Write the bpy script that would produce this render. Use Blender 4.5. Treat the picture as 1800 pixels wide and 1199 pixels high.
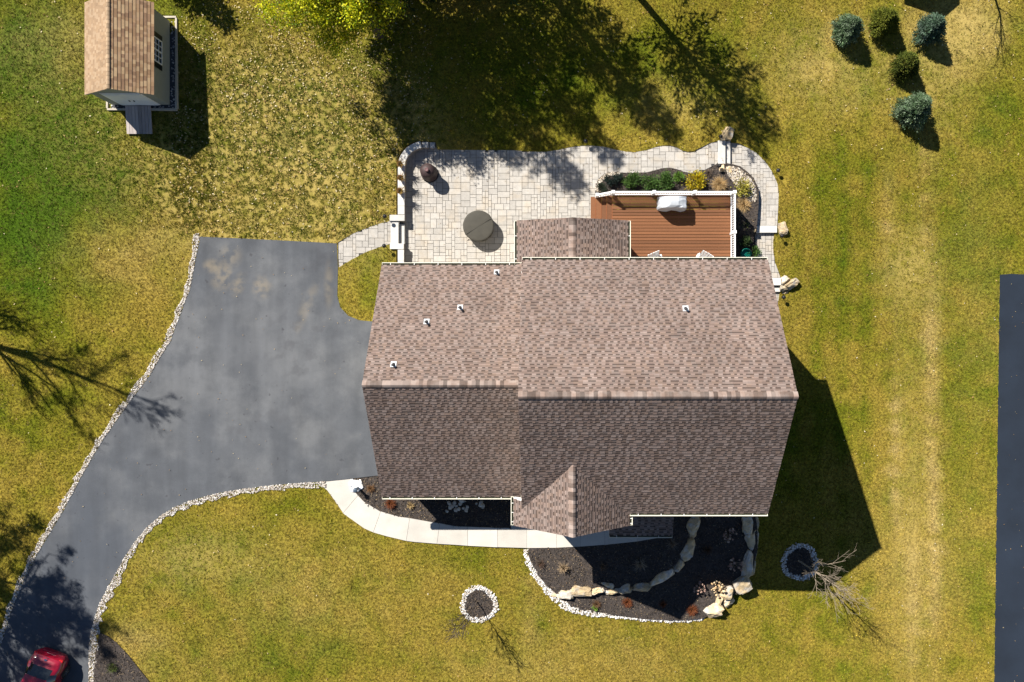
import bpy, bmesh, math, random
import numpy as np
from mathutils import Vector, Matrix, Euler, noise as mnoise
from mathutils.geometry import delaunay_2d_cdt

random.seed(7)
rng = np.random.RandomState(11)
for o in list(bpy.data.objects):
    bpy.data.objects.remove(o)
scn = bpy.context.scene
C = scn.collection
R = math.radians

# ------------------------------------------------------------------ camera
# plumb-down survey camera; photo pixels (1800 wide) map to ground at S px per metre for z = 0
X0, Y0, S, H = 965.0, 575.0, 34.0, 41.3
cam_d = bpy.data.cameras.new('camera')
cam = bpy.data.objects.new('camera', cam_d)
C.objects.link(cam)
cam.location = (0, 0, H)
cam.rotation_euler = (0, 0, 0)
cam_d.sensor_width = 36.0
cam_d.lens = S * H / 1800.0 * 36.0
cam_d.shift_x = (900.0 - X0) / 1800.0
cam_d.shift_y = (Y0 - 599.5) / 1800.0
cam_d.clip_end = 2000.0
scn.camera = cam

# ------------------------------------------------------------------ sky, sun, exposure
KS = 1.03                                   # shadow length per metre of height
SD = Vector((0.667, -0.745, 0))             # shadows fall this way on the ground
elev = math.atan(1.0 / KS)
world = bpy.data.worlds.new('World')
scn.world = world
world.use_nodes = True
wn = world.node_tree
sky = wn.nodes.new('ShaderNodeTexSky')
sky.sky_type = 'NISHITA'
sky.sun_disc = False
sky.sun_elevation = elev
sky.sun_rotation = math.atan2(-SD.x, -SD.y)
bg = wn.nodes['Background']
sky.air_density = 0.75
sky.dust_density = 0.0
sky.ozone_density = 2.0
bg.inputs['Strength'].default_value = 0.05
wn.links.new(sky.outputs['Color'], bg.inputs['Color'])
sun_d = bpy.data.lights.new('sun', 'SUN')
sun_d.energy = 5.0
sun_d.angle = R(0.5)
sun_d.color = (1.0, 0.945, 0.86)
sun = bpy.data.objects.new('sun', sun_d)
C.objects.link(sun)
sun.rotation_euler = Vector((SD.x * KS, SD.y * KS, -1)).to_track_quat('-Z', 'Y').to_euler()
sun.location = (-30, 35, 60)
vs = scn.view_settings
vs.view_transform = 'Standard'
vs.look = 'None'
vs.gamma = 1
vs.use_curve_mapping = False
vs.exposure = 1.0

# ------------------------------------------------------------------ placing by survey pixel
def W(px, py, z=0.0):
    k = (1 - z / H) / S
    return Vector(((px - X0) * k, (Y0 - py) * k, z))

def tps(pts, lam=0.02):
    P = np.array([tuple(W(a, b, c))[:2] for a, b, c in pts]); z = np.array([c for a, b, c in pts], float)
    n = len(P)
    def U(d2):
        return 0.5 * d2 * np.log(d2 + 1e-9)
    D2 = ((P[:, None] - P[None]) ** 2).sum(-1)
    A = np.zeros((n + 3, n + 3))
    A[:n, :n] = U(D2) + lam * np.eye(n)
    A[:n, n] = 1; A[:n, n + 1:] = P; A[n, :n] = 1; A[n + 1:, :n] = P.T
    w = np.linalg.solve(A, np.concatenate([z, np.zeros(3)]))
    def f(x, y):
        x = np.atleast_1d(np.asarray(x, float)); y = np.atleast_1d(np.asarray(y, float))
        out = np.zeros(x.shape)
        for s in range(0, x.size, 20000):
            xs, ys = x[s:s + 20000], y[s:s + 20000]
            d2 = (xs[:, None] - P[None, :, 0]) ** 2 + (ys[:, None] - P[None, :, 1]) ** 2
            out[s:s + 20000] = U(d2) @ w[:n] + w[n] + w[n + 1] * xs + w[n + 2] * ys
        return out
    return f

GROUND_PTS = [
    (-300, -200, 1.6), (100, -150, 1.5), (-200, 300, 1.5), (-200, 800, 1.0), (-200, 1300, .4), (250, 110, 1.2), (100, 300, 1.2), (250, 300, 1.05), (420, 100, 1.05),
    (345, 420, .72), (470, 420, .7), (592, 430, .68), (600, 560, .7), (480, 640, .7), (650, 700, .7), (300, 700, .75), (100, 600, 1.0), (380, 860, .7), (200, 900, .7),
    (60, 1000, .65), (170, 1100, .6), (50, 1250, .5), (600, 840, .7), (620, 900, .68), (690, 384, .42), (640, 430, .54), (690, 445, .42), (690, 320, .42), (690, 270, .45),
    (560, 250, .75), (650, 180, .6), (740, 235, .25), (800, 255, .05), (950, 255, .03), (1050, 248, .03), (1160, 250, .03), (1255, 244, .02), (900, 150, .35), (1100, 120, .1),
    (800, -100, .9), (1150, -150, .4), (1310, 250, -.33), (1360, 300, -.36), (1375, 350, -.38), (1372, 390, -.42), (1366, 440, -.58), (1390, 490, -.78), (1378, 540, -.92),
    (1350, 160, -.4), (1500, 60, -.5), (1600, 190, -.65), (1780, 50, -.5), (1900, 200, -.6), (1480, 450, -.95), (1455, 678, -1.35), (1420, 600, -1.15), (1600, 600, -1.35),
    (1770, 560, -1.2), (1900, 700, -1.1), (1500, 850, -1.35), (1540, 970, -1.25), (1620, 900, -1.45), (1760, 1000, -1.3), (1900, 1250, -1.2), (1405, 985, -1.15), (1345, 1000, -1.05),
    (1340, 925, -1.05), (1360, 800, -1.1), (700, 960, .6), (820, 968, .58), (925, 970, .55), (940, 1010, .45), (960, 1045, .32), (1000, 1085, .15), (1080, 1095, .0),
    (1160, 1100, -.2), (1220, 1098, -.42), (1262, 1085, -.62), (1310, 1055, -.88), (842, 1062, .3), (700, 1100, .35), (400, 1050, .55), (500, 1300, .2), (900, 1200, .05),
    (1200, 1200, -.55), (1420, 1180, -1.1), (1000, 1400, -.4), (1500, 1400, -1.2), (780, 720, .5), (1100, 700, -.1), (1250, 500, -.4), (850, 350, -.1), (1000, 400, -.1),
    (2200, -200, -.6), (2200, 1400, -1.1), (-700, 600, 1.4), (700, -500, 1.4), (1500, -500, -.2)]
_g = tps(GROUND_PTS)

def gz(x, y):
    x = np.atleast_1d(np.asarray(x, float)); y = np.atleast_1d(np.asarray(y, float))
    r = np.hypot(x, y)
    t = np.clip((r - 38) / 40.0, 0, 1); t = t * t * (3 - 2 * t)
    z = np.clip(_g(x, y), -4.5, 3.5)
    return z * (1 - t) + (-0.6) * t

def g1(x, y):
    return float(gz(x, y)[0])

def G(px, py, up=0.0, f=None):
    z = 0.0
    for _ in range(8):
        p = W(px, py, z + up)
        z = float((f or gz)(p.x, p.y)[0])
    return W(px, py, z + up)

# ------------------------------------------------------------------ mesh and object helpers
def link(name, me, mat=None, parent=None, smooth=False):
    o = bpy.data.objects.new(name, me)
    C.objects.link(o)
    if mat is not None and len(me.materials) == 0:
        me.materials.append(mat)
    if parent is not None:
        o.parent = parent
    if smooth:
        me.polygons.foreach_set('use_smooth', [True] * len(me.polygons))
    return o

def tag(o, label=None, cat=None, group=None, kind=None):
    if label: o['label'] = label
    if cat: o['category'] = cat
    if group: o['group'] = group
    if kind: o['kind'] = kind
    return o

def empty(name, loc=(0, 0, 0), rz=0.0):
    o = bpy.data.objects.new(name, None)
    C.objects.link(o)
    o.location = loc
    o.rotation_euler = (0, 0, rz)
    o.empty_display_size = 0.2
    return o

def copy_tree(o, parent=None):
    c = o.copy()
    C.objects.link(c)
    c.parent = parent
    for ch in list(o.children):
        copy_tree(ch, c)
    return c

class MB:
    def __init__(self):
        self.v = []; self.f = []; self.c = []
    def add(self, verts, faces, col=None):
        b = len(self.v)
        self.v.extend([tuple(p) for p in verts])
        for fc in faces:
            self.f.append([b + i for i in fc]); self.c.append(col)
    def box(self, c, s, rz=0.0, M=None, col=None, taper=1.0):
        hx, hy, hz = s[0] / 2, s[1] / 2, s[2] / 2
        vv = []
        for sz in (-1, 1):
            t = taper if sz > 0 else 1.0
            for sx, sy in ((-1, -1), (1, -1), (1, 1), (-1, 1)):
                vv.append(Vector((sx * hx * t, sy * hy * t, sz * hz)))
        m = M if M is not None else Matrix.Rotation(rz, 3, 'Z')
        c = Vector(c)
        vv = [m @ p + c for p in vv]
        self.add(vv, [(3, 2, 1, 0), (4, 5, 6, 7), (0, 1, 5, 4), (1, 2, 6, 5), (2, 3, 7, 6), (3, 0, 4, 7)], col)
        return self
    def bar(self, a, b, w, h, col=None):
        a, b = Vector(a), Vector(b)
        d = (b - a); L = d.length; d.normalize()
        up = Vector((0, 0, 1)) if abs(d.z) < .95 else Vector((0, 1, 0))
        sd = up.cross(d).normalized(); u2 = d.cross(sd)
        M = Matrix((sd, d, u2)).transposed()
        return self.box((a + b) / 2, (w, L, h), M=M, col=col)
    def prism(self, poly, z0, z1, col=None):
        n = len(poly)
        area = sum(poly[i][0] * poly[(i + 1) % n][1] - poly[(i + 1) % n][0] * poly[i][1] for i in range(n))
        if area < 0: poly = poly[::-1]
        lo = z0 if callable(z0) else (lambda x, y: z0)
        hi = z1 if callable(z1) else (lambda x, y: z1)
        vv = [(p[0], p[1], lo(p[0], p[1])) for p in poly] + [(p[0], p[1], hi(p[0], p[1])) for p in poly]
        self.add(vv, [list(range(n))[::-1], [n + i for i in range(n)]] + [(i, (i + 1) % n, n + (i + 1) % n, n + i) for i in range(n)], col)
        return self
    def tube(self, pts, rad, n=6, cap=True, col=None):
        pts = [Vector(p) for p in pts]
        if not hasattr(rad, '__len__'): rad = [rad] * len(pts)
        rings = []
        ref = Vector((0.3, 0.2, 1)) if abs((pts[-1] - pts[0]).normalized().z) < .9 else Vector((1, 0.2, 0))
        b = len(self.v)
        for i, p in enumerate(pts):
            d = (pts[min(i + 1, len(pts) - 1)] - pts[max(i - 1, 0)])
            if d.length < 1e-9: d = Vector((0, 0, 1))
            d.normalize()
            a = d.cross(ref).normalized(); e = d.cross(a)
            for k in range(n):
                t = 2 * math.pi * k / n
                self.v.append(tuple(p + (a * math.cos(t) + e * math.sin(t)) * rad[i]))
        for i in range(len(pts) - 1):
            for k in range(n):
                self.f.append([b + i * n + k, b + i * n + (k + 1) % n, b + (i + 1) * n + (k + 1) % n, b + (i + 1) * n + k]); self.c.append(col)
        if cap:
            self.f.append([b + k for k in range(n)][::-1]); self.c.append(col)
            q = b + (len(pts) - 1) * n
            self.f.append([q + k for k in range(n)]); self.c.append(col)
        return self
    def lathe(self, prof, n=24, c=(0, 0, 0), col=None, wob=None):
        b = len(self.v); c = Vector(c)
        for i, (r, z) in enumerate(prof):
            for k in range(n):
                t = 2 * math.pi * k / n
                rr = r * (wob(t, i) if wob else 1.0)
                self.v.append(tuple(c + Vector((rr * math.cos(t), rr * math.sin(t), z))))
        for i in range(len(prof) - 1):
            for k in range(n):
                self.f.append([b + i * n + k, b + i * n + (k + 1) % n, b + (i + 1) * n + (k + 1) % n, b + (i + 1) * n + k]); self.c.append(col)
        self.f.append([b + k for k in range(n)][::-1]); self.c.append(col)
        q = b + (len(prof) - 1) * n
        self.f.append([q + k for k in range(n)]); self.c.append(col)
        return self
    def mesh(self, name):
        me = bpy.data.meshes.new(name)
        me.from_pydata(self.v, [], self.f)
        if any(c is not None for c in self.c):
            at = me.attributes.new('Col', 'FLOAT_COLOR', 'CORNER')
            buf = np.ones((len(me.loops), 4), np.float32)
            i = 0
            for fc, c in zip(self.f, self.c):
                if c is not None: buf[i:i + len(fc), :3] = c
                i += len(fc)
            at.data.foreach_set('color', buf.ravel())
        me.update()
        return me
    def build(self, name, mat, parent=None, smooth=False, bevel=0.0, seg=2):
        o = link(name, self.mesh(name), mat, parent, smooth)
        if bevel:
            m = o.modifiers.new('bevel', 'BEVEL'); m.width = bevel; m.segments = seg; m.limit_method = 'ANGLE'
        return o

def np_mesh(name, V, F, cols=None, mat=None, parent=None, kind=None):
    """triangle / quad soup from numpy arrays; cols is per face"""
    me = bpy.data.meshes.new(name)
    nf, k = F.shape
    me.vertices.add(len(V)); me.vertices.foreach_set('co', V.astype(np.float32).ravel())
    me.loops.add(nf * k); me.loops.foreach_set('vertex_index', F.astype(np.int32).ravel())
    me.polygons.add(nf); me.polygons.foreach_set('loop_start', np.arange(0, nf * k, k, dtype=np.int32))
    me.polygons.foreach_set('loop_total', np.full(nf, k, np.int32))
    if cols is not None:
        at = me.attributes.new('Col', 'FLOAT_COLOR', 'CORNER')
        buf = np.ones((nf * k, 4), np.float32); buf[:, :3] = np.repeat(cols, k, axis=0)
        at.data.foreach_set('color', buf.ravel())
    me.update(calc_edges=True)
    o = link(name, me, mat, parent)
    if kind: o['kind'] = kind
    return o

# ------------------------------------------------------------------ materials
def srgb(r, g, b):
    return tuple(((c / 255.0) / 12.92 if c / 255.0 <= .04045 else ((c / 255.0 + .055) / 1.055) ** 2.4) for c in (r, g, b))

def M(name, base=(.5, .5, .5), rough=.8, attr=False, var=.15, vs=3.0, fine=.0, fs=60.0, bump=.0, bs=30.0, metal=0.0, rnd=0.0, spec=.3,
      col2=None, ms=1.0, lo=.45, hi=.6, stretch=None, transl=0.0, coat=0.0, sat=0.0, obj=False):
    m = bpy.data.materials.new(name); m.use_nodes = True
    nt = m.node_tree; N = nt.nodes; L = nt.links
    b = N['Principled BSDF']
    b.inputs['Roughness'].default_value = rough
    b.inputs['Metallic'].default_value = metal
    b.inputs['Specular IOR Level'].default_value = spec
    if coat: b.inputs['Coat Weight'].default_value = coat; b.inputs['Coat Roughness'].default_value = .05
    if obj:
        co = N.new('ShaderNodeTexCoord').outputs['Object']
    else:
        co = N.new('ShaderNodeNewGeometry').outputs['Position']
    if stretch:
        mp = N.new('ShaderNodeMapping'); mp.inputs['Scale'].default_value = stretch; L.new(co, mp.inputs['Vector']); co = mp.outputs['Vector']
    def nz(scale, detail=4.0, rg=.55):
        n = N.new('ShaderNodeTexNoise'); n.inputs['Scale'].default_value = scale; n.inputs['Detail'].default_value = detail
        n.inputs['Roughness'].default_value = rg
        L.new(co, n.inputs['Vector']); return n.outputs['Fac']
    if attr:
        a = N.new('ShaderNodeAttribute'); a.attribute_name = 'Col'; col = a.outputs['Color']
    else:
        c = N.new('ShaderNodeRGB'); c.outputs[0].default_value = (*base, 1); col = c.outputs[0]
    if col2:
        mx = N.new('ShaderNodeMix'); mx.data_type = 'RGBA'
        mr = N.new('ShaderNodeMapRange'); mr.inputs[1].default_value = lo; mr.inputs[2].default_value = hi; mr.interpolation_type = 'SMOOTHSTEP'
        L.new(nz(ms), mr.inputs[0]); L.new(mr.outputs[0], mx.inputs[0]); L.new(col, mx.inputs[6]); mx.inputs[7].default_value = (*col2, 1)
        col = mx.outputs[2]
    val = None
    def addv(sock, amp):
        nonlocal val
        mr = N.new('ShaderNodeMapRange'); mr.inputs[1].default_value = .25; mr.inputs[2].default_value = .75
        mr.inputs[3].default_value = -amp; mr.inputs[4].default_value = amp; mr.clamp = False
        L.new(sock, mr.inputs[0])
        ad = N.new('ShaderNodeMath'); ad.operation = 'ADD'
        if val is None: ad.inputs[0].default_value = 1.0
        else: L.new(val, ad.inputs[0])
        L.new(mr.outputs[0], ad.inputs[1]); val = ad.outputs[0]
    if var: addv(nz(vs), var)
    if fine: addv(nz(fs, 3.0, .6), fine)
    if rnd:
        oi = N.new('ShaderNodeObjectInfo'); addv(oi.outputs['Random'], rnd)
    if val is not None:
        h = N.new('ShaderNodeHueSaturation'); L.new(col, h.inputs['Color']); L.new(val, h.inputs['Value'])
        h.inputs['Saturation'].default_value = 1.0 + sat
        col = h.outputs['Color']
    L.new(col, b.inputs['Base Color'])
    if bump:
        bp = N.new('ShaderNodeBump'); bp.inputs['Strength'].default_value = bump; bp.inputs['Distance'].default_value = .02
        L.new(nz(bs, 5.0, .6), bp.inputs['Height']); L.new(bp.outputs['Normal'], b.inputs['Normal'])
    if transl:
        t = N.new('ShaderNodeBsdfTranslucent'); L.new(col, t.inputs['Color'])
        ms_ = N.new('ShaderNodeMixShader'); ms_.inputs[0].default_value = transl
        L.new(b.outputs[0], ms_.inputs[1]); L.new(t.outputs[0], ms_.inputs[2])
        L.new(ms_.outputs[0], N['Material Output'].inputs['Surface'])
    return m

MT = {}
MT['grass'] = M('grass_blades', attr=True, rough=.75, var=.0, transl=.25, spec=.15)
MT['asphalt'] = M('asphalt', (.074, .080, .090), .9, var=.15, vs=1.0, fine=.17, fs=45, bump=.25, bs=90, col2=(.104, .108, .114), ms=.5, lo=.38, hi=.72)
MT['asphalt2'] = M('sealed_asphalt', (.0115, .018, .030), .85, var=.25, vs=.5, fine=.12, fs=60, bump=.2, bs=90)
MT['concrete'] = M('concrete', (.46, .435, .39), .85, var=.10, vs=1.4, fine=.05, fs=50, bump=.1, bs=60, rnd=.04)
MT['joint'] = M('joint_sand', (.075, .075, .08), .95, var=.2, vs=6)
MT['paver'] = M('paver_stone', (.372, .350, .318), .85, var=.12, vs=5, fine=.09, fs=26, bump=.35, bs=22, rnd=.055, col2=(.385, .342, .285), ms=1.3, lo=.45, hi=.7)
MT['capstone'] = M('cap_stone', (.50, .485, .455), .85, var=.12, vs=4, fine=.06, fs=40, bump=.3, bs=25, rnd=.06)
MT['wallstone'] = M('wall_stone', (.34, .30, .26), .9, var=.2, vs=6, bump=.4, bs=16)
MT['mulch'] = M('mulch', (.050, .041, .036), .95, var=.45, vs=10, fine=.6, fs=38, bump=1.0, bs=36, col2=(.075, .06, .05), ms=22, lo=.58, hi=.7)
MT['chip'] = M('mulch_chip', attr=True, rough=.95, var=0)
MT['boulder'] = M('boulder_stone', (.47, .36, .215), .9, var=.26, vs=3.2, fine=.2, fs=14, bump=.8, bs=9, rnd=.12, col2=(.46, .42, .36), ms=2.6, lo=.45, hi=.62)
MT['pebble'] = M('pebble', attr=True, rough=.75, var=.1, vs=20)
MT['shingle'] = M('asphalt_shingle', attr=True, rough=.95, var=.13, vs=.7, fine=.16, fs=70, bump=.3, bs=120, spec=.15)
MT['ridge'] = M('ridge_shingle', (.172, .126, .105), .95, var=.1, vs=5, fine=.12, fs=70, rnd=.25, col2=(.212, .170, .150), ms=1.9, lo=.4, hi=.6, spec=.15)
MT['tanshingle'] = M('tan_shingle', attr=True, rough=.95, var=.08, vs=2, fine=.12, fs=60, bump=.3, bs=120, spec=.15)
MT['trim'] = M('white_trim', (.80, .79, .76), .5, var=.04, vs=3)
MT['gutter'] = M('cream_gutter', (.74, .72, .60), .45, var=.05, vs=4)
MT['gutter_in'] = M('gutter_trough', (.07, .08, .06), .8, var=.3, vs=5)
MT['white'] = M('white_vinyl', (.82, .82, .82), .35, var=.03, vs=3)
MT['siding'] = M('house_siding', (.46, .43, .37), .7, var=.06, vs=2)
MT['stonewall'] = M('house_foundation', (.36, .33, .29), .9, var=.2, vs=3, bump=.4, bs=8)
MT['glass'] = M('window_glass', (.02, .025, .03), .05, var=0, spec=.8)
MT['shutter'] = M('dark_shutter', (.012, .014, .016), .5, var=.1)
MT['shedwall'] = M('shed_siding', (.27, .275, .235), .7, var=.06, vs=3)
MT['door'] = M('white_door', (.72, .74, .76), .45, var=.03)
MT['garage'] = M('garage_door', (.7, .68, .62), .5, var=.04)
MT['greywood'] = M('weathered_wood', (.33, .29, .27), .85, var=.18, vs=2.2, fine=.15, fs=20, stretch=(9, .8, 1), rnd=.12, bump=.3)
MT['timber'] = M('timber_frame', (.40, .36, .29), .85, var=.15, vs=4)
MT['deck'] = M('deck_board', (.156, .064, .026), .7, var=.10, vs=1.3, fine=.10, fs=20, stretch=(.7, 9, 1), rnd=.16, bump=.1)
MT['black'] = M('black_metal', (.014, .014, .016), .45, var=.1)
MT['pipe'] = M('vent_pipe', (.045, .045, .05), .6, var=.1)
MT['flash'] = M('flashing', (.62, .63, .64), .4, var=.08, vs=20, metal=.3)
MT['bark'] = M('bark', (.085, .065, .05), .95, var=.3, vs=7, bump=.7, bs=18)
MT['twig'] = M('pale_twig', (.245, .20, .15), .9, var=.2, vs=9)
MT['leaf'] = M('tree_leaf', attr=True, rough=.6, var=0, transl=.35)
MT['needle'] = M('needles', attr=True, rough=.75, var=0, transl=.12, spec=.15)
MT['plant'] = M('plant_leaf', attr=True, rough=.65, var=0, transl=.25, spec=.2)
MT['cover'] = M('fire_pit_cover', (.054, .050, .040), .75, var=.12, vs=3, bump=.3, bs=5)
MT['brown_cover'] = M('chiminea_cover', (.045, .028, .027), .6, var=.15, vs=5, bump=.3, bs=6)
MT['grill'] = M('grill_cover', (.47, .50, .54), .6, var=.10, vs=4, bump=.6, bs=5)
MT['pot'] = M('terracotta_pot', (.25, .115, .045), .7, var=.2, vs=12)
MT['soil'] = M('soil', (.05, .033, .022), .95, var=.3, vs=30)
MT['teal'] = M('teal_hose', (.006, .17, .125), .35, var=.08, vs=10)
MT['bluepot'] = M('navy_glaze', (.01, .02, .075), .2, var=.2, vs=6, spec=.6)
MT['red'] = M('red_car_paint', (.26, .004, .02), .28, var=.0, coat=1.0, spec=.5)
MT['tyre'] = M('tyre_rubber', (.015, .015, .016), .85, var=.1)
MT['rim'] = M('alloy_rim', (.62, .64, .68), .25, var=0, metal=.9)
MT['carglass'] = M('car_glass', (.012, .015, .018), .04, var=0, spec=.9)
MT['chrome'] = M('chrome', (.8, .8, .82), .12, var=0, metal=1.0)
MT['lens'] = M('tail_lamp', (.42, .01, .012), .15, var=0, coat=1)
MT['plastic'] = M('dark_plastic', (.02, .02, .021), .6, var=0)
MT['plate'] = M('number_plate', (.7, .72, .75), .4, var=0)

# ------------------------------------------------------------------ numpy noise and scatter helpers
_tab = np.random.RandomState(5).rand(512, 512)
def vnoise(x, y, size, seed=0, octv=2):
    out = 0; amp = 1.0; tot = 0
    for o in range(octv):
        s = size / (2 ** o)
        u = x / s + 57.3 * (seed + o); v = y / s + 91.7 * (seed + 3 * o)
        i = np.floor(u).astype(int); j = np.floor(v).astype(int)
        fu = u - i; fv = v - j
        fu = fu * fu * (3 - 2 * fu); fv = fv * fv * (3 - 2 * fv)
        a = _tab[i % 512, j % 512]; b = _tab[(i + 1) % 512, j % 512]; c = _tab[i % 512, (j + 1) % 512]; d = _tab[(i + 1) % 512, (j + 1) % 512]
        out = out + amp * ((a * (1 - fu) + b * fu) * (1 - fv) + (c * (1 - fu) + d * fu) * fv)
        tot += amp; amp *= .55
    return out / tot

def inpoly(x, y, poly):
    x = np.asarray(x); y = np.asarray(y)
    ins = np.zeros(x.shape, bool)
    n = len(poly)
    for i in range(n):
        x1, y1 = poly[i][0], poly[i][1]; x2, y2 = poly[(i + 1) % n][0], poly[(i + 1) % n][1]
        c = ((y1 > y) != (y2 > y))
        if y1 != y2:
            ins ^= c & (x < (x2 - x1) * (y - y1) / (y2 - y1) + x1)
    return ins

def unit(a):
    return a / np.maximum(np.linalg.norm(a, axis=-1, keepdims=True), 1e-9)

def cards(P, length, width, dirs=None, rs=rng, flat=0.0):
    """quads (leaf shaped: kite) at P; dirs the long axis; flat pulls normals upward"""
    n = len(P)
    d = unit(rs.normal(size=(n, 3))) if dirs is None else unit(dirs)
    nr = rs.normal(size=(n, 3)); nr[:, 2] += flat * 3
    sd = unit(np.cross(d, nr))
    L = (np.asarray(length) * np.ones(n))[:, None]; Wd = (np.asarray(width) * np.ones(n))[:, None]
    a = P; b = P + d * L * .45 + sd * Wd * .5; c = P + d * L; e = P + d * L * .45 - sd * Wd * .5
    V = np.stack([a, b, c, e], 1).reshape(-1, 3)
    F = np.arange(4 * n).reshape(n, 4)
    return V, F

def pal(n, cols, rs=rng, jit=.15):
    c = np.array(cols)[rs.randint(len(cols), size=n)]
    return np.clip(c * (1 + rs.uniform(-jit, jit, size=(n, 1))), 0, 1)

# ------------------------------------------------------------------ outlines of the ground surfaces (survey pixels)
def P_(pts, z=None, f=None):
    return [tuple((W(a, b, z) if z is not None else G(a, b, f=f)))[:2] for a, b in pts]

LEFT_EDGE = [(351, 417), (343, 463), (334, 509), (316, 556), (300, 599), (262, 662), (225, 711), (180, 775), (158, 812), (138, 848), (111, 899), (88, 937), (67, 972), (44, 1016), (22, 1068), (6, 1121), (-25, 1205), (-60, 1300), (-95, 1400)]
RIGHT_EDGE = [(560, 847), (500, 851), (440, 858), (400, 864), (366, 871), (335, 880), (304, 893), (279, 909), (258, 928), (242, 946), (222, 975), (204, 1007), (188, 1036), (175, 1062), (166, 1088), (160, 1112), (157, 1145), (156, 1200), (150, 1300), (140, 1400)]
drive_poly = P_([(352, 416), (420, 419), (500, 423), (592, 428), (594, 470), (593, 520), (598, 540), (612, 555), (632, 563), (652, 565), (700, 566), (700, 836), (662, 836), (620, 841)] + RIGHT_EDGE + LEFT_EDGE[::-1][:-1])
nb_edge = [(1757.5 - (y_ - 482) * .0137 + .9 * math.sin(y_ * .31) * math.sin(y_ * .057), y_) for y_ in range(1420, 482, -11)]
nb_poly = P_([(1758, 483), (1775, 481.5), (1800, 482.5), (1830, 480), (1900, 480), (1900, 1420)] + nb_edge)
ZW = .68
walk_in = [(621, 840), (618, 850), (623, 863), (640, 882), (668, 899), (700, 908), (760, 918), (800, 925), (850, 927), (898, 928)]
walk_out = [(557, 847), (575, 862), (588, 880), (605, 904), (640, 929), (680, 943), (730, 953), (800, 958), (870, 962), (930, 963.5), (1000, 962), (1060, 958), (1120, 952), (1155, 946), (1175, 940), (1183, 936)]
walk_poly = P_(walk_out + [(1183, 896), (898, 896)] + walk_in[::-1], ZW)
bedA_poly = P_([(621, 840), (662, 836), (700, 836), (700, 850), (898, 850)] + walk_in[::-1][:-1], ZW)
ZP, ZQ, ZR, ZE = 0.0, -.36, -.56, .52
def entry_z(x, y): return .44 - (x + 8.1) * .075
patio_top = [(769, 263), (850, 264), (900, 264), (930, 266.6), (960, 266.6), (980, 263.6), (1000, 259), (1020, 256.4), (1040, 256), (1060, 257.6), (1080, 262.6), (1100, 266.6), (1116, 267.6),
             (1136, 264), (1150, 259), (1164, 256), (1180, 256), (1191, 259.6), (1200, 265), (1210, 267), (1219, 266), (1235, 258), (1251, 250), (1262, 247.7)]
bed_top = [(1046, 338), (1046, 334), (1047, 321.7), (1053.4, 313), (1064.5, 304), (1076.7, 301.5), (1091, 303.3), (1113, 304), (1138, 302.7), (1152.5, 299), (1166, 295.4), (1178, 294.8), (1189, 297),
           (1202.6, 302), (1217, 304.6), (1228, 303), (1240.5, 297.8), (1260, 288), (1264, 287)]
patio_poly = P_(patio_top + [(1274, 268), (1274, 287)] + bed_top[::-1] + [(1046, 440), (930, 440), (930, 480), (699, 480), (699, 300), (701, 283), (706.7, 269), (717.5, 258), (727.5, 252.5), (739, 250), (766, 250)], ZP)
patioA_poly = P_([p for p in patio_top if p[0] < 1045] + [(1046, 256.3), (1046, 440), (930, 440), (930, 480), (699, 480), (699, 300), (701, 283), (706.7, 269), (717.5, 258), (727.5, 252.5), (739, 250), (766, 250)], ZP)
patioB_poly = P_([(1046, 256.3)] + [p for p in patio_top if p[0] > 1045] + [(1274, 268), (1274, 287)] + bed_top[::-1], ZP)
side_out = [(1274, 247.8), (1285, 251), (1298.5, 252.5), (1314, 259.6), (1330, 269), (1346, 285), (1358.7, 304), (1366.6, 323), (1369, 337), (1368, 362.6), (1366, 403)]
side_in = [(1274, 289), (1286, 291), (1298.5, 294.5), (1311, 304), (1322, 315), (1328.6, 329), (1331, 343.6), (1330, 369), (1327, 403)]
side_poly = P_(side_out + side_in[::-1], ZQ)
low_out = [(1361.5, 410), (1361, 412), (1359, 425), (1359.4, 444), (1363, 463), (1372, 488)]
low_poly = P_([(1364, 403)] + low_out + [(1373, 500), (1330, 500), (1328, 470), (1326, 403)], ZR)
low_pave = P_(low_out + [(1330, 488), (1328, 470), (1326, 410)], ZR)
ZF = -.90
foot_poly = P_([(1372, 500), (1370.5, 513), (1368, 530), (1367, 575), (1335, 575), (1332, 500)], ZF)
foot_pave = P_([(1370.5, 513.5), (1368, 530), (1367, 575), (1335, 575), (1332, 513.5)], ZF)
side_pave = P_([(1284.5, 251)] + side_out[2:-1] + [(1366.3, 396)] + [(1327.5, 396)] + side_in[::-1][1:-2] + [(1284.5, 291)], ZQ)
patio_pave = P_(patio_top + [(1262, 287.5)] + bed_top[::-1][1:] + [(1046, 440), (930, 440), (930, 480), (699, 480), (699, 300), (701, 283), (706.7, 269), (717.5, 258), (727.5, 252.5), (739, 250), (766, 250)], ZP)
entry_poly = P_([(595, 427), (620, 411), (646, 400), (670, 392), (687, 388), (699.5, 388), (699.5, 430), (687, 429), (685, 428), (676, 431), (646, 442), (620, 456), (596, 471)], ZE)
bedD_poly = P_(bed_top[:-1] + [(1264, 287)], ZP) + P_(side_in, ZQ) + P_([(1327, 410), (1329, 480), (1290, 480), (1290, 420)], ZR) + P_([(1270, 345), (1100, 345)], ZP)
fU = tps([(930, 964, .62), (1000, 962, .62), (1100, 953, .62), (1183, 936, .6), (1200, 900, .55), (1205, 960, .5), (1160, 1005, .48), (1100, 1028, .46), (1010, 1036, .46), (960, 1025, .45), (935, 990, .55)])
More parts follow.
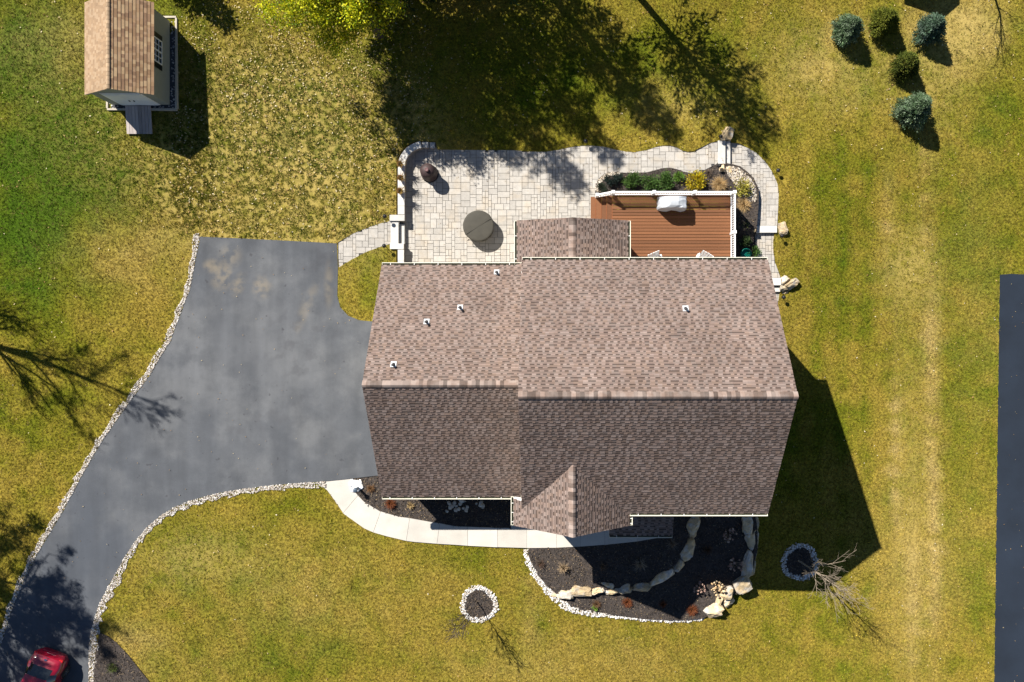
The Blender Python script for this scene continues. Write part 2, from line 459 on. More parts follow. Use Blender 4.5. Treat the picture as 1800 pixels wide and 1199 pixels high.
fL = tps([(990, 1058, .22), (1050, 1070, .14), (1050, 1045, .2), (1110, 1075, .04), (1180, 1083, -.15), (1235, 1080, -.35), (1110, 1042, .08), (1160, 1030, -.1), (1215, 1000, -.28), (1240, 920, -.3), (1300, 920, -.4), (1310, 990, -.45), (1265, 1045, -.42)])
wall_line = [(1216, 893), (1213, 925), (1206, 960), (1190, 990), (1160, 1013), (1130, 1030), (1096, 1033), (1050, 1038), (1015, 1040), (978, 1045)]
bedU_poly = P_([(929, 964), (1000, 962.3), (1060, 958.3), (1120, 952.3), (1155, 946.3), (1183, 936.5), (1183, 893)], ZW) + P_(wall_line, .5) + P_([(961, 1030), (946, 1012), (934, 990), (928, 972)], .5)
bedL_poly = P_(wall_line[::-1], .5) + P_([(1322, 893), (1326, 920), (1327, 960), (1318, 1000), (1306, 1025), (1281, 1050), (1256, 1072), (1238, 1084), (1215, 1088), (1180, 1089), (1130, 1087), (1080, 1081), (1040, 1078), (1010, 1071), (988, 1057)], f=gz)
def ring_px(cx, cy, r, n=28, seed=1):
    q = random.Random(seed)
    ph = q.random() * 6
    return [(cx + r * (1 + .04 * math.sin(3 * t + ph) + .02 * math.sin(5 * t)) * math.cos(t), cy + r * (1 + .04 * math.sin(3 * t + ph)) * math.sin(t)) for t in [2 * math.pi * k / n for k in range(n)]]
ringA = P_(ring_px(842, 1062, 28)); ringB = P_(ring_px(1406, 988, 28, seed=2))
bedC_poly = P_([(176, 1112), (190, 1118), (206, 1130), (225, 1150), (245, 1175), (265, 1200), (300, 1250), (170, 1260), (165, 1200), (168, 1150)])
SH_Z = 1.18
shed_pad = P_([(190, 31), (311, 31), (311, 193), (190, 193)], SH_Z)

def flat(z): return lambda x, y: np.full(np.shape(np.atleast_1d(x)), z)
REG = [('driveway', drive_poly, lambda x, y: gz(x, y) + .015), ('patio_base', patioA_poly, flat(ZP - .035)), ('back_base', patioB_poly, flat(ZP - .035)), ('walkway_base', walk_poly, flat(ZW - .03)),
       ('bed_front', bedA_poly, lambda x, y: flat(ZW - .05)(x, y) + .07 * vnoise(x, y, .8, 3)), ('side_base', side_poly, flat(ZQ - .035)), ('low_base', low_poly, flat(ZR - .035)), ('foot_base', foot_poly, flat(ZF - .035)),
       ('entry_base', entry_poly, lambda x, y: entry_z(x, y) - .035), ('bed_deck', bedD_poly, lambda x, y: np.where(y > 5.0, -.04, -.45) + .06 * vnoise(x, y, .7, 9)),
       ('bed_upper', bedU_poly, lambda x, y: fU(x, y) + .07 * vnoise(x, y, .8, 4) - .02), ('bed_lower', bedL_poly, lambda x, y: fL(x, y) + .07 * vnoise(x, y, .8, 5) - .02),
       ('ring_a', ringA, lambda x, y: gz(x, y) + .02), ('ring_b', ringB, lambda x, y: gz(x, y) + .02), ('bed_corner', bedC_poly, lambda x, y: gz(x, y) + .02 + .05 * vnoise(x, y, .7, 6)),
       ('neighbour_drive', nb_poly, lambda x, y: gz(x, y) + .015)]

def dens(poly, step=.35):
    out = []
    n = len(poly)
    for i in range(n):
        a, b = Vector(poly[i]), Vector(poly[(i + 1) % n])
        k = max(1, int((b - a).length / step))
        for j in range(k): out.append(tuple(a.lerp(b, j / k)))
    return out

pts2 = []; edges = []
for nm, poly, f in REG:
    d = dens(poly)
    b = len(pts2)
    pts2 += [Vector(p) for p in d]
    edges += [(b + i, b + (i + 1) % len(d)) for i in range(len(d))]
gx = np.arange(-34, 31.01, .62); gy = np.arange(-24, 23.01, .62)
for i, x in enumerate(gx):
    for j, y in enumerate(gy):
        pts2.append(Vector((x + .2 * math.sin(i * 7.1 + j * 3.3), y + .2 * math.sin(i * 2.7 + j * 9.1))))
for r, n in ((52, 40), (80, 40), (130, 36), (260, 32), (600, 28)):
    for k in range(n):
        t = 2 * math.pi * k / n
        pts2.append(Vector((r * math.cos(t), r * math.sin(t))))
res = delaunay_2d_cdt(pts2, edges, [], 0, 1e-4)
TV = np.array([tuple(v) for v in res[0]]); TF = np.array([tuple(f) for f in res[2] if len(f) == 3])
cen = TV[TF].mean(1)
owner = np.full(len(TF), -1)
for k, (nm, poly, f) in enumerate(REG):
    m = (owner < 0) & inpoly(cen[:, 0], cen[:, 1], poly)
    owner[m] = k

# ------------------------------------------------------------------ lawn colour zones
def gauss(px, py, L):
    out = np.zeros(px.shape)
    for cx, cy, rx, ry, a in L:
        out += a * np.exp(-((px - cx) / rx) ** 2 - ((py - cy) / ry) ** 2)
    return out
GREEN = [(70, 250, 120, 260, .2), (90, 170, 190, 200, .95), (40, 430, 130, 150, .9), (60, 60, 100, 120, .5), (350, 1000, 140, 80, .6), (330, 20, 60, 60, .4), (900, 150, 300, 110, .6), (1250, 80, 200, 130, .25), (1480, 500, 75, 480, .25),
         (1700, 450, 120, 300, .4), (1320, 750, 100, 150, .4), (640, 490, 40, 60, .35), (430, 1140, 220, 45, .3), (850, 985, 140, 18, .35), (550, 1165, 150, 40, .3), (1780, 150, 90, 220, .4), (40, 720, 100, 60, .5),
         (1560, 100, 120, 120, .3), (1450, 1180, 150, 40, .3), (1720, 1000, 60, 300, .35), (480, 260, 190, 130, .85), (220, 330, 80, 70, .4)]
DRY = [(1636, 590, 7, 240, 1.25), (1642, 900, 7, 240, 1.2), (1622, 330, 6, 130, 1.0), (1558, 400, 6, 90, 1.0), (1604, 1060, 9, 150, .9), (1574, 780, 4.5, 260, .9), (1606, 650, 45, 450, .05), (1466, 64, 14, 16, .9), (1532, 52, 12, 14, .8), (1608, 62, 12, 16, .9), (1568, 122, 11, 14, .8), (1577, 198, 12, 20, .9), (1690, 60, 70, 60, .9), (1600, 1010, 90, 150, .2), (560, 330, 130, 70, .15), (220, 450, 130, 60, .35), (560, 1050, 200, 90, .2), (1000, 1165, 200, 50, .25),
       (235, 1125, 50, 30, .5), (120, 80, 120, 60, .35), (1440, 125, 60, 20, .5), (1500, 185, 40, 12, .5), (930, 1080, 12, 60, .6), (1720, 600, 60, 400, .12), (640, 415, 60, 15, .4), (300, 1180, 100, 40, .2)]
PATCH = [(530, 280, 190, 135, 1.9), (410, 340, 120, 75, .9), (440, 130, 110, 90, .4), (130, 130, 160, 130, .2), (200, 280, 120, 70, .15), (1450, 115, 110, 80, .5), (1600, 470, 50, 60, .6), (350, 980, 110, 50, .45),
         (1640, 120, 60, 120, .4), (1690, 55, 60, 45, .9), (1180, 185, 80, 40, .4), (690, 250, 60, 60, .7), (1600, 900, 30, 300, .35), (660, 190, 60, 40, .35)]
GOLD_C = np.array((.290, .214, .034)); OLIVE_C = np.array((.163, .160, .0105)); GREEN_C = np.array((.056, .112, .004)); STRAW_C = np.array((.42, .315, .115)); SOIL_C = np.array((.36, .272, .082))

def lawn_col(x, y, fine=True):
    z = gz(x, y)
    px = X0 + x * S / (1 - z / H); py = Y0 - y * S / (1 - z / H)
    g = gauss(px, py, GREEN); d = gauss(px, py, DRY); p = np.clip(gauss(px, py, PATCH), 0, .64) + .26 * np.exp(-((px - 545) / 45) ** 2 - ((py - 305) / 28) ** 2)
    n1 = vnoise(x, y, 3.2, 21, 3); n2 = vnoise(x, y, .8, 22, 3)
    stripe = .16 * np.sin(px * 2 * math.pi / 42.0 + .4 * np.sin(py / 90)) * np.clip((px - 1360) / 60, 0, 1) * np.clip((1600 - px) / 60, 0, 1)
    gg = np.clip(.19 + .75 * g + .5 * (n1 - .5) + .95 * (n2 - .5) + stripe + .09 * np.sin(py * .39 + .9 * np.sin(px / 120)) * np.clip((py - 960) / 40, 0, 1) + .05 * p - .35 * d, 0, 1.25)
    if fine: gg = np.clip(gg + 1.15 * (vnoise(x, y, .20, 23, 2) - .5), 0, 1.3)
    t1 = np.clip(gg / .55, 0, 1)[:, None]; t2 = np.clip((gg - .5) / .6, 0, 1)[:, None]
    c = GOLD_C * (1 - t1) + OLIVE_C * t1
    c = c * (1 - t2) + GREEN_C * t2
    ds = np.clip(d * .75 + (1.5 * (vnoise(x, y, .5, 31, 3) - .5) + .9 * (vnoise(x, y, 2.5, 33, 2) - .5)) * np.clip(d * 1.2, 0, 1), 0, .85)[:, None]
    c = c * (1 - ds) + STRAW_C * 1.0 * ds
    return c, p, px, py

def region_object(name, tris, f, mat, skirt=.7, kind='structure'):
    used, inv = np.unique(tris, return_inverse=True)
    F = inv.reshape(-1, 3); xy = TV[used]
    a, b, c = xy[F[:, 0]], xy[F[:, 1]], xy[F[:, 2]]
    cr = (b[:, 0] - a[:, 0]) * (c[:, 1] - a[:, 1]) - (b[:, 1] - a[:, 1]) * (c[:, 0] - a[:, 0])
    F[cr < 0] = F[cr < 0][:, ::-1]
    V = np.column_stack([xy, f(xy[:, 0], xy[:, 1])])
    es = {}
    for t in F:
        for i in range(3):
            e = (int(t[i]), int(t[(i + 1) % 3])); es[e] = 1
    bd = [e for e in es if (e[1], e[0]) not in es]
    faces = [tuple(int(q) for q in t) for t in F]
    vl = [tuple(p) for p in V]
    low = {}
    for a_, b_ in bd:
        for q in (a_, b_):
            if q not in low:
                low[q] = len(vl); vl.append((V[q][0], V[q][1], V[q][2] - skirt))
        faces.append((b_, a_, low[a_], low[b_]))
    me = bpy.data.meshes.new(name)
    me.from_pydata(vl, [], faces); me.update()
    o = link(name, me, mat)
    o['kind'] = kind
    return o, np.array(vl)

# lawn ground
def lawn_material():
    m = bpy.data.materials.new('lawn_thatch'); m.use_nodes = True
    N = m.node_tree.nodes; L = m.node_tree.links; b = N['Principled BSDF']
    b.inputs['Roughness'].default_value = .95; b.inputs['Specular IOR Level'].default_value = .1
    a = N.new('ShaderNodeAttribute'); a.attribute_name = 'Col'
    pt = N.new('ShaderNodeAttribute'); pt.attribute_name = 'patch'
    geo = N.new('ShaderNodeNewGeometry')
    def nz(s, d=3):
        n = N.new('ShaderNodeTexNoise'); n.inputs['Scale'].default_value = s; n.inputs['Detail'].default_value = d; L.new(geo.outputs['Position'], n.inputs['Vector']); return n.outputs['Fac']
    h = N.new('ShaderNodeHueSaturation'); L.new(a.outputs['Color'], h.inputs['Color'])
    mr = N.new('ShaderNodeMapRange'); mr.inputs[1].default_value = .3; mr.inputs[2].default_value = .7; mr.inputs[3].default_value = .3; mr.inputs[4].default_value = 1.1
    L.new(nz(9.0, 5), mr.inputs[0]); L.new(mr.outputs[0], h.inputs['Value'])
    mx = N.new('ShaderNodeMix'); mx.data_type = 'RGBA'; L.new(h.outputs['Color'], mx.inputs[6]); mx.inputs[7].default_value = (*SOIL_C, 1)
    ml = N.new('ShaderNodeMath'); ml.operation = 'MULTIPLY'; ml.use_clamp = True
    mr2 = N.new('ShaderNodeMapRange'); mr2.inputs[1].default_value = .35; mr2.inputs[2].default_value = .55; mr2.inputs[3].default_value = .3; mr2.inputs[4].default_value = 1.1
    L.new(nz(2.5, 3), mr2.inputs[0]); L.new(pt.outputs['Fac'], ml.inputs[0]); L.new(mr2.outputs[0], ml.inputs[1]); L.new(ml.outputs[0], mx.inputs[0])
    L.new(mx.outputs[2], b.inputs['Base Color'])
    bp = N.new('ShaderNodeBump'); bp.inputs['Strength'].default_value = .8; bp.inputs['Distance'].default_value = .03
    L.new(nz(16, 4), bp.inputs['Height']); L.new(bp.outputs['Normal'], b.inputs['Normal'])
    return m
lawn, LV = region_object('ground_lawn', TF[owner < 0], gz, lawn_material(), skirt=.35)
lc, lp, _, _ = lawn_col(LV[:, 0], LV[:, 1], fine=False)
at = lawn.data.attributes.new('Col', 'FLOAT_COLOR', 'POINT')
at.data.foreach_set('color', np.column_stack([lc, np.ones(len(lc))]).astype(np.float32).ravel())
at = lawn.data.attributes.new('patch', 'FLOAT', 'POINT')
at.data.foreach_set('value', np.clip(lp, 0, 1).astype(np.float32))
tag(lawn, 'golden green lawn sloping away around the house', kind='structure')

RO = {}
names = {'driveway': ('driveway', 'asphalt', 'grey asphalt driveway widening beside the house'), 'patio_base': ('patio', 'joint', 'pale paver patio behind the house'), 'back_base': ('back_path', 'joint', 'wavy paver path between deck bed and rear lawn'),
         'walkway_base': ('front_walkway', 'joint', 'curving pale concrete walkway to the front porch'), 'bed_front': ('mulch_bed', 'mulch', 'dark mulch bed between front walkway and garage wing'),
         'side_base': ('side_path', 'joint', 'paver path curving around the deck bed'), 'low_base': ('lower_path', 'joint', 'narrow paver path along the house corner'),
         'foot_base': ('foot_path', 'joint', 'last paver strip below the corner steps'), 'entry_base': ('entry_path', 'joint', 'paver path from driveway to patio steps'), 'bed_deck': ('mulch_bed', 'mulch', 'mulch bed wrapped around the deck'),
         'bed_upper': ('mulch_bed', 'mulch', 'upper mulch terrace beside the front walkway'), 'bed_lower': ('mulch_bed', 'mulch', 'lower mulch terrace between the boulder walls'),
         'ring_a': ('mulch_ring', 'mulch', 'round mulch ring under the small sapling'), 'ring_b': ('mulch_ring', 'mulch', 'round mulch ring in the shade of the house'),
         'bed_corner': ('mulch_bed', 'mulch', 'mulch corner by the driveway near the car'), 'neighbour_drive': ('neighbour_driveway', 'asphalt2', 'dark sealed neighbouring driveway')}
for k, (nm, poly, f) in enumerate(REG):
    n_, m_, l_ = names[nm]
    RO[nm], _ = region_object(n_, TF[owner == k], f, MT[m_])
    RO[nm]['label'] = l_

# asphalt wear: stains with shapes of their own
def asphalt_wear(m):
    N = m.node_tree.nodes; L = m.node_tree.links; b = N['Principled BSDF']
    src = b.inputs['Base Color'].links[0].from_socket
    geo = N.new('ShaderNodeNewGeometry')
    def blob(px, py, rx, ry, rot, col, amt, lo, hi, ns):
        nonlocal src
        p = G(px, py)
        mp = N.new('ShaderNodeMapping'); mp.vector_type = 'TEXTURE'
        mp.inputs['Location'].default_value = p; mp.inputs['Rotation'].default_value = (0, 0, rot); mp.inputs['Scale'].default_value = (rx, ry, 50)
        L.new(geo.outputs['Position'], mp.inputs['Vector'])
        ln = N.new('ShaderNodeVectorMath'); ln.operation = 'LENGTH'; L.new(mp.outputs[0], ln.inputs[0])
        mr = N.new('ShaderNodeMapRange'); mr.interpolation_type = 'SMOOTHSTEP'; mr.inputs[1].default_value = 1.0; mr.inputs[2].default_value = .2; L.new(ln.outputs['Value'], mr.inputs[0])
        nz = N.new('ShaderNodeTexNoise'); nz.inputs['Scale'].default_value = ns; nz.inputs['Detail'].default_value = 4; L.new(geo.outputs['Position'], nz.inputs['Vector'])
        m2 = N.new('ShaderNodeMapRange'); m2.interpolation_type = 'SMOOTHSTEP'; m2.inputs[1].default_value = lo; m2.inputs[2].default_value = hi; L.new(nz.outputs['Fac'], m2.inputs[0])
        mu = N.new('ShaderNodeMath'); mu.operation = 'MULTIPLY'; L.new(mr.outputs[0], mu.inputs[0]); L.new(m2.outputs[0], mu.inputs[1])
        mu2 = N.new('ShaderNodeMath'); mu2.operation = 'MULTIPLY'; L.new(mu.outputs[0], mu2.inputs[0]); mu2.inputs[1].default_value = amt
        mx = N.new('ShaderNodeMix'); mx.data_type = 'RGBA'; L.new(mu2.outputs[0], mx.inputs[0]); L.new(src, mx.inputs[6]); mx.inputs[7].default_value = (*col, 1)
        src = mx.outputs[2]
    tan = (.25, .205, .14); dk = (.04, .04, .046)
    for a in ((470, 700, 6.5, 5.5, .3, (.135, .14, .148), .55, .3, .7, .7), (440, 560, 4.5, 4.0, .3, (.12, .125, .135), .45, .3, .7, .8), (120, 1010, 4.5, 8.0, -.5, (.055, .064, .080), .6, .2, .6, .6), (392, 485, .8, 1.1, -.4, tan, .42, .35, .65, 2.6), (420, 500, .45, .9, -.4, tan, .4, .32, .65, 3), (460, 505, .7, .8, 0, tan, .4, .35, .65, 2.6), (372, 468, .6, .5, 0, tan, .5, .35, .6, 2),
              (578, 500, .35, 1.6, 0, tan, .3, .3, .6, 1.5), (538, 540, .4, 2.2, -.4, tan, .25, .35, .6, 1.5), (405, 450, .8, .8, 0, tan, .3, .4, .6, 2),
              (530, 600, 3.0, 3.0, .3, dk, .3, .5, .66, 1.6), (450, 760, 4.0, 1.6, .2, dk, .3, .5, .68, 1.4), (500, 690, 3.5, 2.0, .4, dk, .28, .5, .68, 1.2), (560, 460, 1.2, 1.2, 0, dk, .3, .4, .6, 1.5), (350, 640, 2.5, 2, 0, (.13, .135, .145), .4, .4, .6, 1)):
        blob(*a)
    nz = N.new('ShaderNodeTexNoise'); nz.inputs['Scale'].default_value = 3.2; nz.inputs['Detail'].default_value = 2; L.new(geo.outputs['Position'], nz.inputs['Vector'])
    m2 = N.new('ShaderNodeMapRange'); m2.interpolation_type = 'SMOOTHSTEP'; m2.inputs[1].default_value = .70; m2.inputs[2].default_value = .76; m2.inputs[4].default_value = .55; L.new(nz.outputs['Fac'], m2.inputs[0])
    mx = N.new('ShaderNodeMix'); mx.data_type = 'RGBA'; L.new(m2.outputs[0], mx.inputs[0]); L.new(src, mx.inputs[6]); mx.inputs[7].default_value = (*dk, 1)
    src = mx.outputs[2]
    # faint drive-direction streaks
    mp = N.new('ShaderNodeMapping'); mp.inputs['Rotation'].default_value = (0, 0, R(28)); mp.inputs['Scale'].default_value = (1.6, .16, 1); L.new(geo.outputs['Position'], mp.inputs['Vector'])
    nz = N.new('ShaderNodeTexNoise'); nz.inputs['Scale'].default_value = 1.0; nz.inputs['Detail'].default_value = 5; L.new(mp.outputs[0], nz.inputs['Vector'])
    mr = N.new('ShaderNodeMapRange'); mr.inputs[1].default_value = .3; mr.inputs[2].default_value = .7; mr.inputs[3].default_value = .88; mr.inputs[4].default_value = 1.1; L.new(nz.outputs['Fac'], mr.inputs[0])
    h = N.new('ShaderNodeHueSaturation'); L.new(src, h.inputs['Color']); L.new(mr.outputs[0], h.inputs['Value'])
    L.new(h.outputs['Color'], b.inputs['Base Color'])
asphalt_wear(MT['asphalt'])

# ------------------------------------------------------------------ pavers
def ashlar(x0, y0, nx, ny, u, seed):
    q = random.Random(seed)
    occ = np.zeros((nx, ny), bool); out = []
    for j in range(ny):
        for i in range(nx):
            if occ[i, j]: continue
            opts = [(3, 2), (2, 3), (2, 2), (3, 3), (2, 2), (3, 2), (1, 2), (2, 1), (4, 2)]
            q.shuffle(opts)
            for w, h in opts + [(1, 1)]:
                if i + w <= nx and j + h <= ny and not occ[i:i + w, j:j + h].any(): break
            else:
                continue
            occ[i:i + w, j:j + h] = True
            out.append((x0 + i * u, y0 + j * u, x0 + (i + w) * u, y0 + (j + h) * u))
    return out

def clip_rect(poly, r):
    for ax, val, keep in ((0, r[0], 1), (0, r[2], -1), (1, r[1], 1), (1, r[3], -1)):
        out = []
        for i in range(len(poly)):
            a, b = poly[i], poly[(i + 1) % len(poly)]
            da, db = (a[ax] - val) * keep, (b[ax] - val) * keep
            if da >= 0: out.append(a)
            if (da >= 0) != (db >= 0):
                t = da / (da - db); out.append((a[0] + (b[0] - a[0]) * t, a[1] + (b[1] - a[1]) * t))
        poly = out
        if len(poly) < 3: return []
    o2 = []
    for p in poly:
        if not o2 or abs(p[0] - o2[-1][0]) + abs(p[1] - o2[-1][1]) > 1e-4: o2.append(p)
    return o2

def area2(p):
    return abs(sum(p[i][0] * p[(i + 1) % len(p)][1] - p[(i + 1) % len(p)][0] * p[i][1] for i in range(len(p)))) / 2

HIDE = [(-7.5, -8.5, -1.2, 2.55), (-1.2, -8.5, 9.6, 2.4), (-1.2, 2, 3.3, 4.6)]     # under the house
def zz(z, q):
    d = q.uniform(-.003, .003)
    return (lambda x, y: z(x, y) - .06, lambda x, y: z(x, y) + d) if callable(z) else (z - .06, z + d)
def pave(poly, z, parents, u, seed, gap=.017):
    """parents: list of (test, object); pieces beyond 300 per parent are merged"""
    xs = [p[0] for p in poly]; ys = [p[1] for p in poly]
    rects = ashlar(min(xs) - .05, min(ys) - .05, int((max(xs) - min(xs)) / u) + 2, int((max(ys) - min(ys)) / u) + 2, u, seed)
    bins = [[] for _ in parents]
    q = random.Random(seed)
    for r in rects:
        rr = (r[0] + gap / 2, r[1] + gap / 2, r[2] - gap / 2, r[3] - gap / 2)
        pc = clip_rect(list(poly), rr)
        if len(pc) < 3 or area2(pc) < .012: continue
        cx = sum(p[0] for p in pc) / len(pc); cy = sum(p[1] for p in pc) / len(pc)
        if any(h[0] < cx < h[2] and h[1] < cy < h[3] for h in HIDE): continue
        for b, (test, o) in enumerate(parents):
            if test(cx, cy): bins[b].append((area2(pc), pc)); break
    for b, (test, o) in enumerate(parents):
        L = sorted(bins[b], key=lambda t: -t[0])
        for a, pc in L[:300]:
            MB().prism(pc, *zz(z, q)).build('paver', MT['paver'], o)
        if L[300:]:
            mb = MB()
            for a, pc in L[300:]: mb.prism(pc, *zz(z, q))
            mb.build('small_pavers', MT['paver'], o)['kind'] = 'stuff'
xs2 = W(1046, 0, 0).x
pave(patio_pave, ZP, [(lambda x, y: x < xs2, RO['patio_base']), (lambda x, y: True, RO['back_base'])], .158, 3)
pave(side_pave, ZQ, [(lambda x, y: True, RO['side_base'])], .158, 5)
pave(low_pave, ZR, [(lambda x, y: True, RO['low_base'])], .158, 6)
pave(foot_pave, ZF, [(lambda x, y: True, RO['foot_base'])], .158, 12)
pave(P_([(595, 427), (620, 411), (646, 400), (670, 392), (686.3, 388), (686.3, 428), (676, 431), (646, 442), (620, 456), (596, 471)], ZE), entry_z, [(lambda x, y: True, RO['entry_base'])], .158, 8)

# concrete slabs of the front walk, cut at the tooled joints
joints = [((557, 847), (621, 840)), ((603, 902), (629, 871)), ((656, 936), (669, 899)), ((714, 951), (720, 911)), ((768, 956), (773, 920)), ((822, 959.5), (822, 926)), ((874.5, 962), (874.5, 928)),
          ((926, 963.5), (926, 896)), ((978, 963), (978, 896)), ((1020, 961), (1020, 896)), ((1063, 958), (1063, 896)), ((1120, 952), (1120, 896)), ((1183, 936), (1183, 896))]
def along(line, a, b):
    """points of an open pixel polyline strictly between projections of a and b (ordered by x)"""
    x0, x1 = sorted((a[0], b[0]))
    return [p for p in line if x0 + 1.5 < p[0] < x1 - 1.5]
win_line = walk_in + [(898.5, 896), (1183, 896)]
for i in range(len(joints) - 1):
    (ao, ai), (bo, bi) = joints[i], joints[i + 1]
    outer = [ao] + along(walk_out, ao, bo) + [bo]
    inner = [ai] + ([p for p in walk_in if (ai[1] - 1 <= p[1] <= bi[1] + 1 if bi[1] > 860 and bi[0] < 700 else ai[0] + 1 < p[0] < bi[0] - 1) and p not in (ai, bi)] if ai[0] < 875 else []) + ([(898, 928), (898, 896)] if 870 < ai[0] < 880 else []) + [bi]
    poly = P_(outer + inner[::-1], ZW)
    c = Vector((sum(p[0] for p in poly) / len(poly), sum(p[1] for p in poly) / len(poly)))
    poly = [tuple(Vector(p) + (c - Vector(p)).normalized() * .008) for p in poly]
    MB().prism(poly, ZW - .12, ZW).build('concrete_slab', MT['concrete'], RO['walkway_base'])

# ------------------------------------------------------------------ pebbles
_ico = bmesh.new(); bmesh.ops.create_icosphere(_ico, subdivisions=1, radius=1.0)
ICV = np.array([v.co[:] for v in _ico.verts]); ICF = np.array([[v.index for v in f.verts] for f in _ico.faces]); _ico.free()
WHITE_ST = [(.46, .43, .38), (.36, .31, .26), (.56, .53, .50), (.42, .37, .31), (.25, .205, .16), (.33, .31, .30), (.62, .60, .57), (.17, .14, .115)]
def pebbles(name, P, size, cols, label, cat=None, parent=None, flatz=.65, group=None):
    n = len(P)
    s = (np.asarray(size) * np.ones(n)) * rng.uniform(.6, 1.35, n)
    sc = np.stack([s * rng.uniform(.75, 1.25, n), s * rng.uniform(.75, 1.25, n), s * rng.uniform(.45, .8, n) * flatz / .65], 1)
    V = ICV[None] * (1 + rng.uniform(-.18, .18, (n, len(ICV), 1)))
    V = V * sc[:, None]
    a = rng.uniform(0, 6.28, n); ca, sa = np.cos(a)[:, None], np.sin(a)[:, None]
    V = np.stack([V[..., 0] * ca - V[..., 1] * sa, V[..., 0] * sa + V[..., 1] * ca, V[..., 2]], -1) + P[:, None]
    F = ICF[None] + (np.arange(n) * len(ICV))[:, None, None]
    cc = np.repeat(pal(n, cols), len(ICF), axis=0)
    o = np_mesh(name, V.reshape(-1, 3), F.reshape(-1, 3), cc, MT['pebble'], parent, 'stuff')
    if label: o['label'] = label
    if cat: o['category'] = cat
    return o

def strip_points(line, wpx, per_m2, f=None, side=0.0, up=.02):
    """random points in a band along a pixel polyline (offset to one side in px)"""
    out = []
    for i in range(len(line) - 1):
        a, b = np.array(line[i], float), np.array(line[i + 1], float)
        d = b - a; L = np.hypot(*d); nrm = np.array((-d[1], d[0])) / L
        n = int(L * wpx / S / S * per_m2)
        for _ in range(n):
            t = random.random(); s = (random.random() - .5 + side) * wpx * (1 + .25 * math.sin(i + 5 * t))
            q = a + d * t + nrm * s
            out.append((q[0], q[1]))
    out = np.array(out)
    z = np.zeros(len(out))
    for _ in range(4):
        k = (1 - z / H) / S
        z = (f or gz)((out[:, 0] - X0) * k, (Y0 - out[:, 1]) * k)
    k = (1 - z / H) / S
    return np.column_stack([(out[:, 0] - X0) * k, (Y0 - out[:, 1]) * k, z + up])

le = [(350, 410)] + LEFT_EDGE
pebbles('edging_stones', strip_points(le, 9, 640, side=.5), .032, WHITE_ST, 'white river stone edging along the driveway curve by the open lawn')
pebbles('edging_stones', strip_points([(572, 845.5)] + RIGHT_EDGE[:12], 9, 640, side=-.5), .032, WHITE_ST, 'white river stone edging of the driveway bend up to the walkway')
pebbles('edging_stones', strip_points(RIGHT_EDGE[11:18], 13, 640, side=-.5), .032, WHITE_ST, 'white river stone edging where the mulch corner meets the driveway')
bed_edge = [(927, 966), (929, 985), (938, 1005), (950, 1022), (965, 1040), (980, 1055), (1000, 1070), (1030, 1078), (1080, 1082), (1130, 1088), (1180, 1090), (1215, 1089), (1238, 1084)]
pebbles('edging_stones', strip_points(bed_edge[:7], 11, 420, up=.03), .044, [(.72, .7, .67), (.64, .61, .57), (.52, .48, .43), (.76, .75, .72), (.36, .32, .28)], 'white stone edging of the front mulch terraces')
pebbles('edging_stones', strip_points(bed_edge[6:], 8, 420, up=.03), .044, [(.72, .7, .67), (.64, .61, .57), (.52, .48, .43), (.76, .75, .72), (.36, .32, .28)], 'single row of white stones below the lower mulch terrace')
for cx, cy, sd, lb in ((842, 1062, 1, 'white stones ringing the sapling on the sunny lawn'), (1406, 988, 2, 'white stones ringing the bare tree in house shade')):
    rp = ring_px(cx, cy, 29, seed=sd)
    pebbles('ring_stones', strip_points(rp + rp[:1], 8, 420, up=.035), .045, WHITE_ST[:4] + [(.7, .7, .7)], lb)

# ------------------------------------------------------------------ grass blades
NT = 470000; NX = 130000
x = np.concatenate([rng.uniform(-33.8, 30.8, NT), rng.uniform(-19, -7, NX // 2), rng.uniform(-29, -17, NX // 2)])
y = np.concatenate([rng.uniform(-23.8, 22.8, NT), rng.uniform(4.5, 16.5, NX // 2), rng.uniform(5, 18, NX // 2)])
NT0 = NT; NT = len(x)
keep = np.ones(NT, bool)
for nm, poly, f in REG:
    keep &= ~inpoly(x, y, poly)
for h in HIDE: keep &= ~((x > h[0]) & (x < h[2]) & (y > h[1]) & (y < h[3]))
keep &= ~inpoly(x, y, shed_pad)
x, y = x[keep], y[keep]
gc, gp, gpx, gpy = lawn_col(x, y)
pn = vnoise(x, y, .145, 41, 1)
isx = np.arange(NT)[keep] >= NT0
k2 = (pn > np.clip(gp * .52 - .02, 0, .56)) & (~isx | (rng.rand(len(x)) < np.clip(gp, 0, 1)))
x, y, gc, gp, pn = x[k2], y[k2], gc[k2], gp[k2], pn[k2]
# greener, lusher clumps where the lawn is thin
t = np.clip(gp * 1.1 - .1, 0, .8)[:, None] * np.clip((pn - .40) * 7, 0, 1)[:, None]
gc = gc * (1 - t) + np.array((.062, .090, .004)) * t
zg = gz(x, y)
gc = gc * rng.uniform(.6, 1.5, (len(x), 1)) * ((.38 + 1.35 * vnoise(x, y, .12, 51, 2)) * (.72 + .56 * vnoise(x, y, .42, 53, 2)))[:, None]
lfx = gpx[k2]
sp = (vnoise(x, y, .14, 77, 1) > .86 - .10 * np.clip((420 - lfx) / 120, 0, 1)) & (rng.rand(len(x)) < .6)
gc[sp] = STRAW_C * rng.uniform(.6, 1.05, (sp.sum(), 1))
NB = 4; n = len(x)
bx = np.repeat(x, NB) + rng.normal(0, .024, n * NB); by = np.repeat(y, NB) + rng.normal(0, .024, n * NB); bz = np.repeat(zg, NB) - .006
a = rng.uniform(0, 6.283, n * NB); w = rng.uniform(.009, .018, n * NB)
lean = rng.uniform(.01, .06, n * NB); ht = rng.uniform(.025, .075, n * NB); ta = rng.uniform(0, 6.283, n * NB)
B = np.column_stack([bx, by, bz])
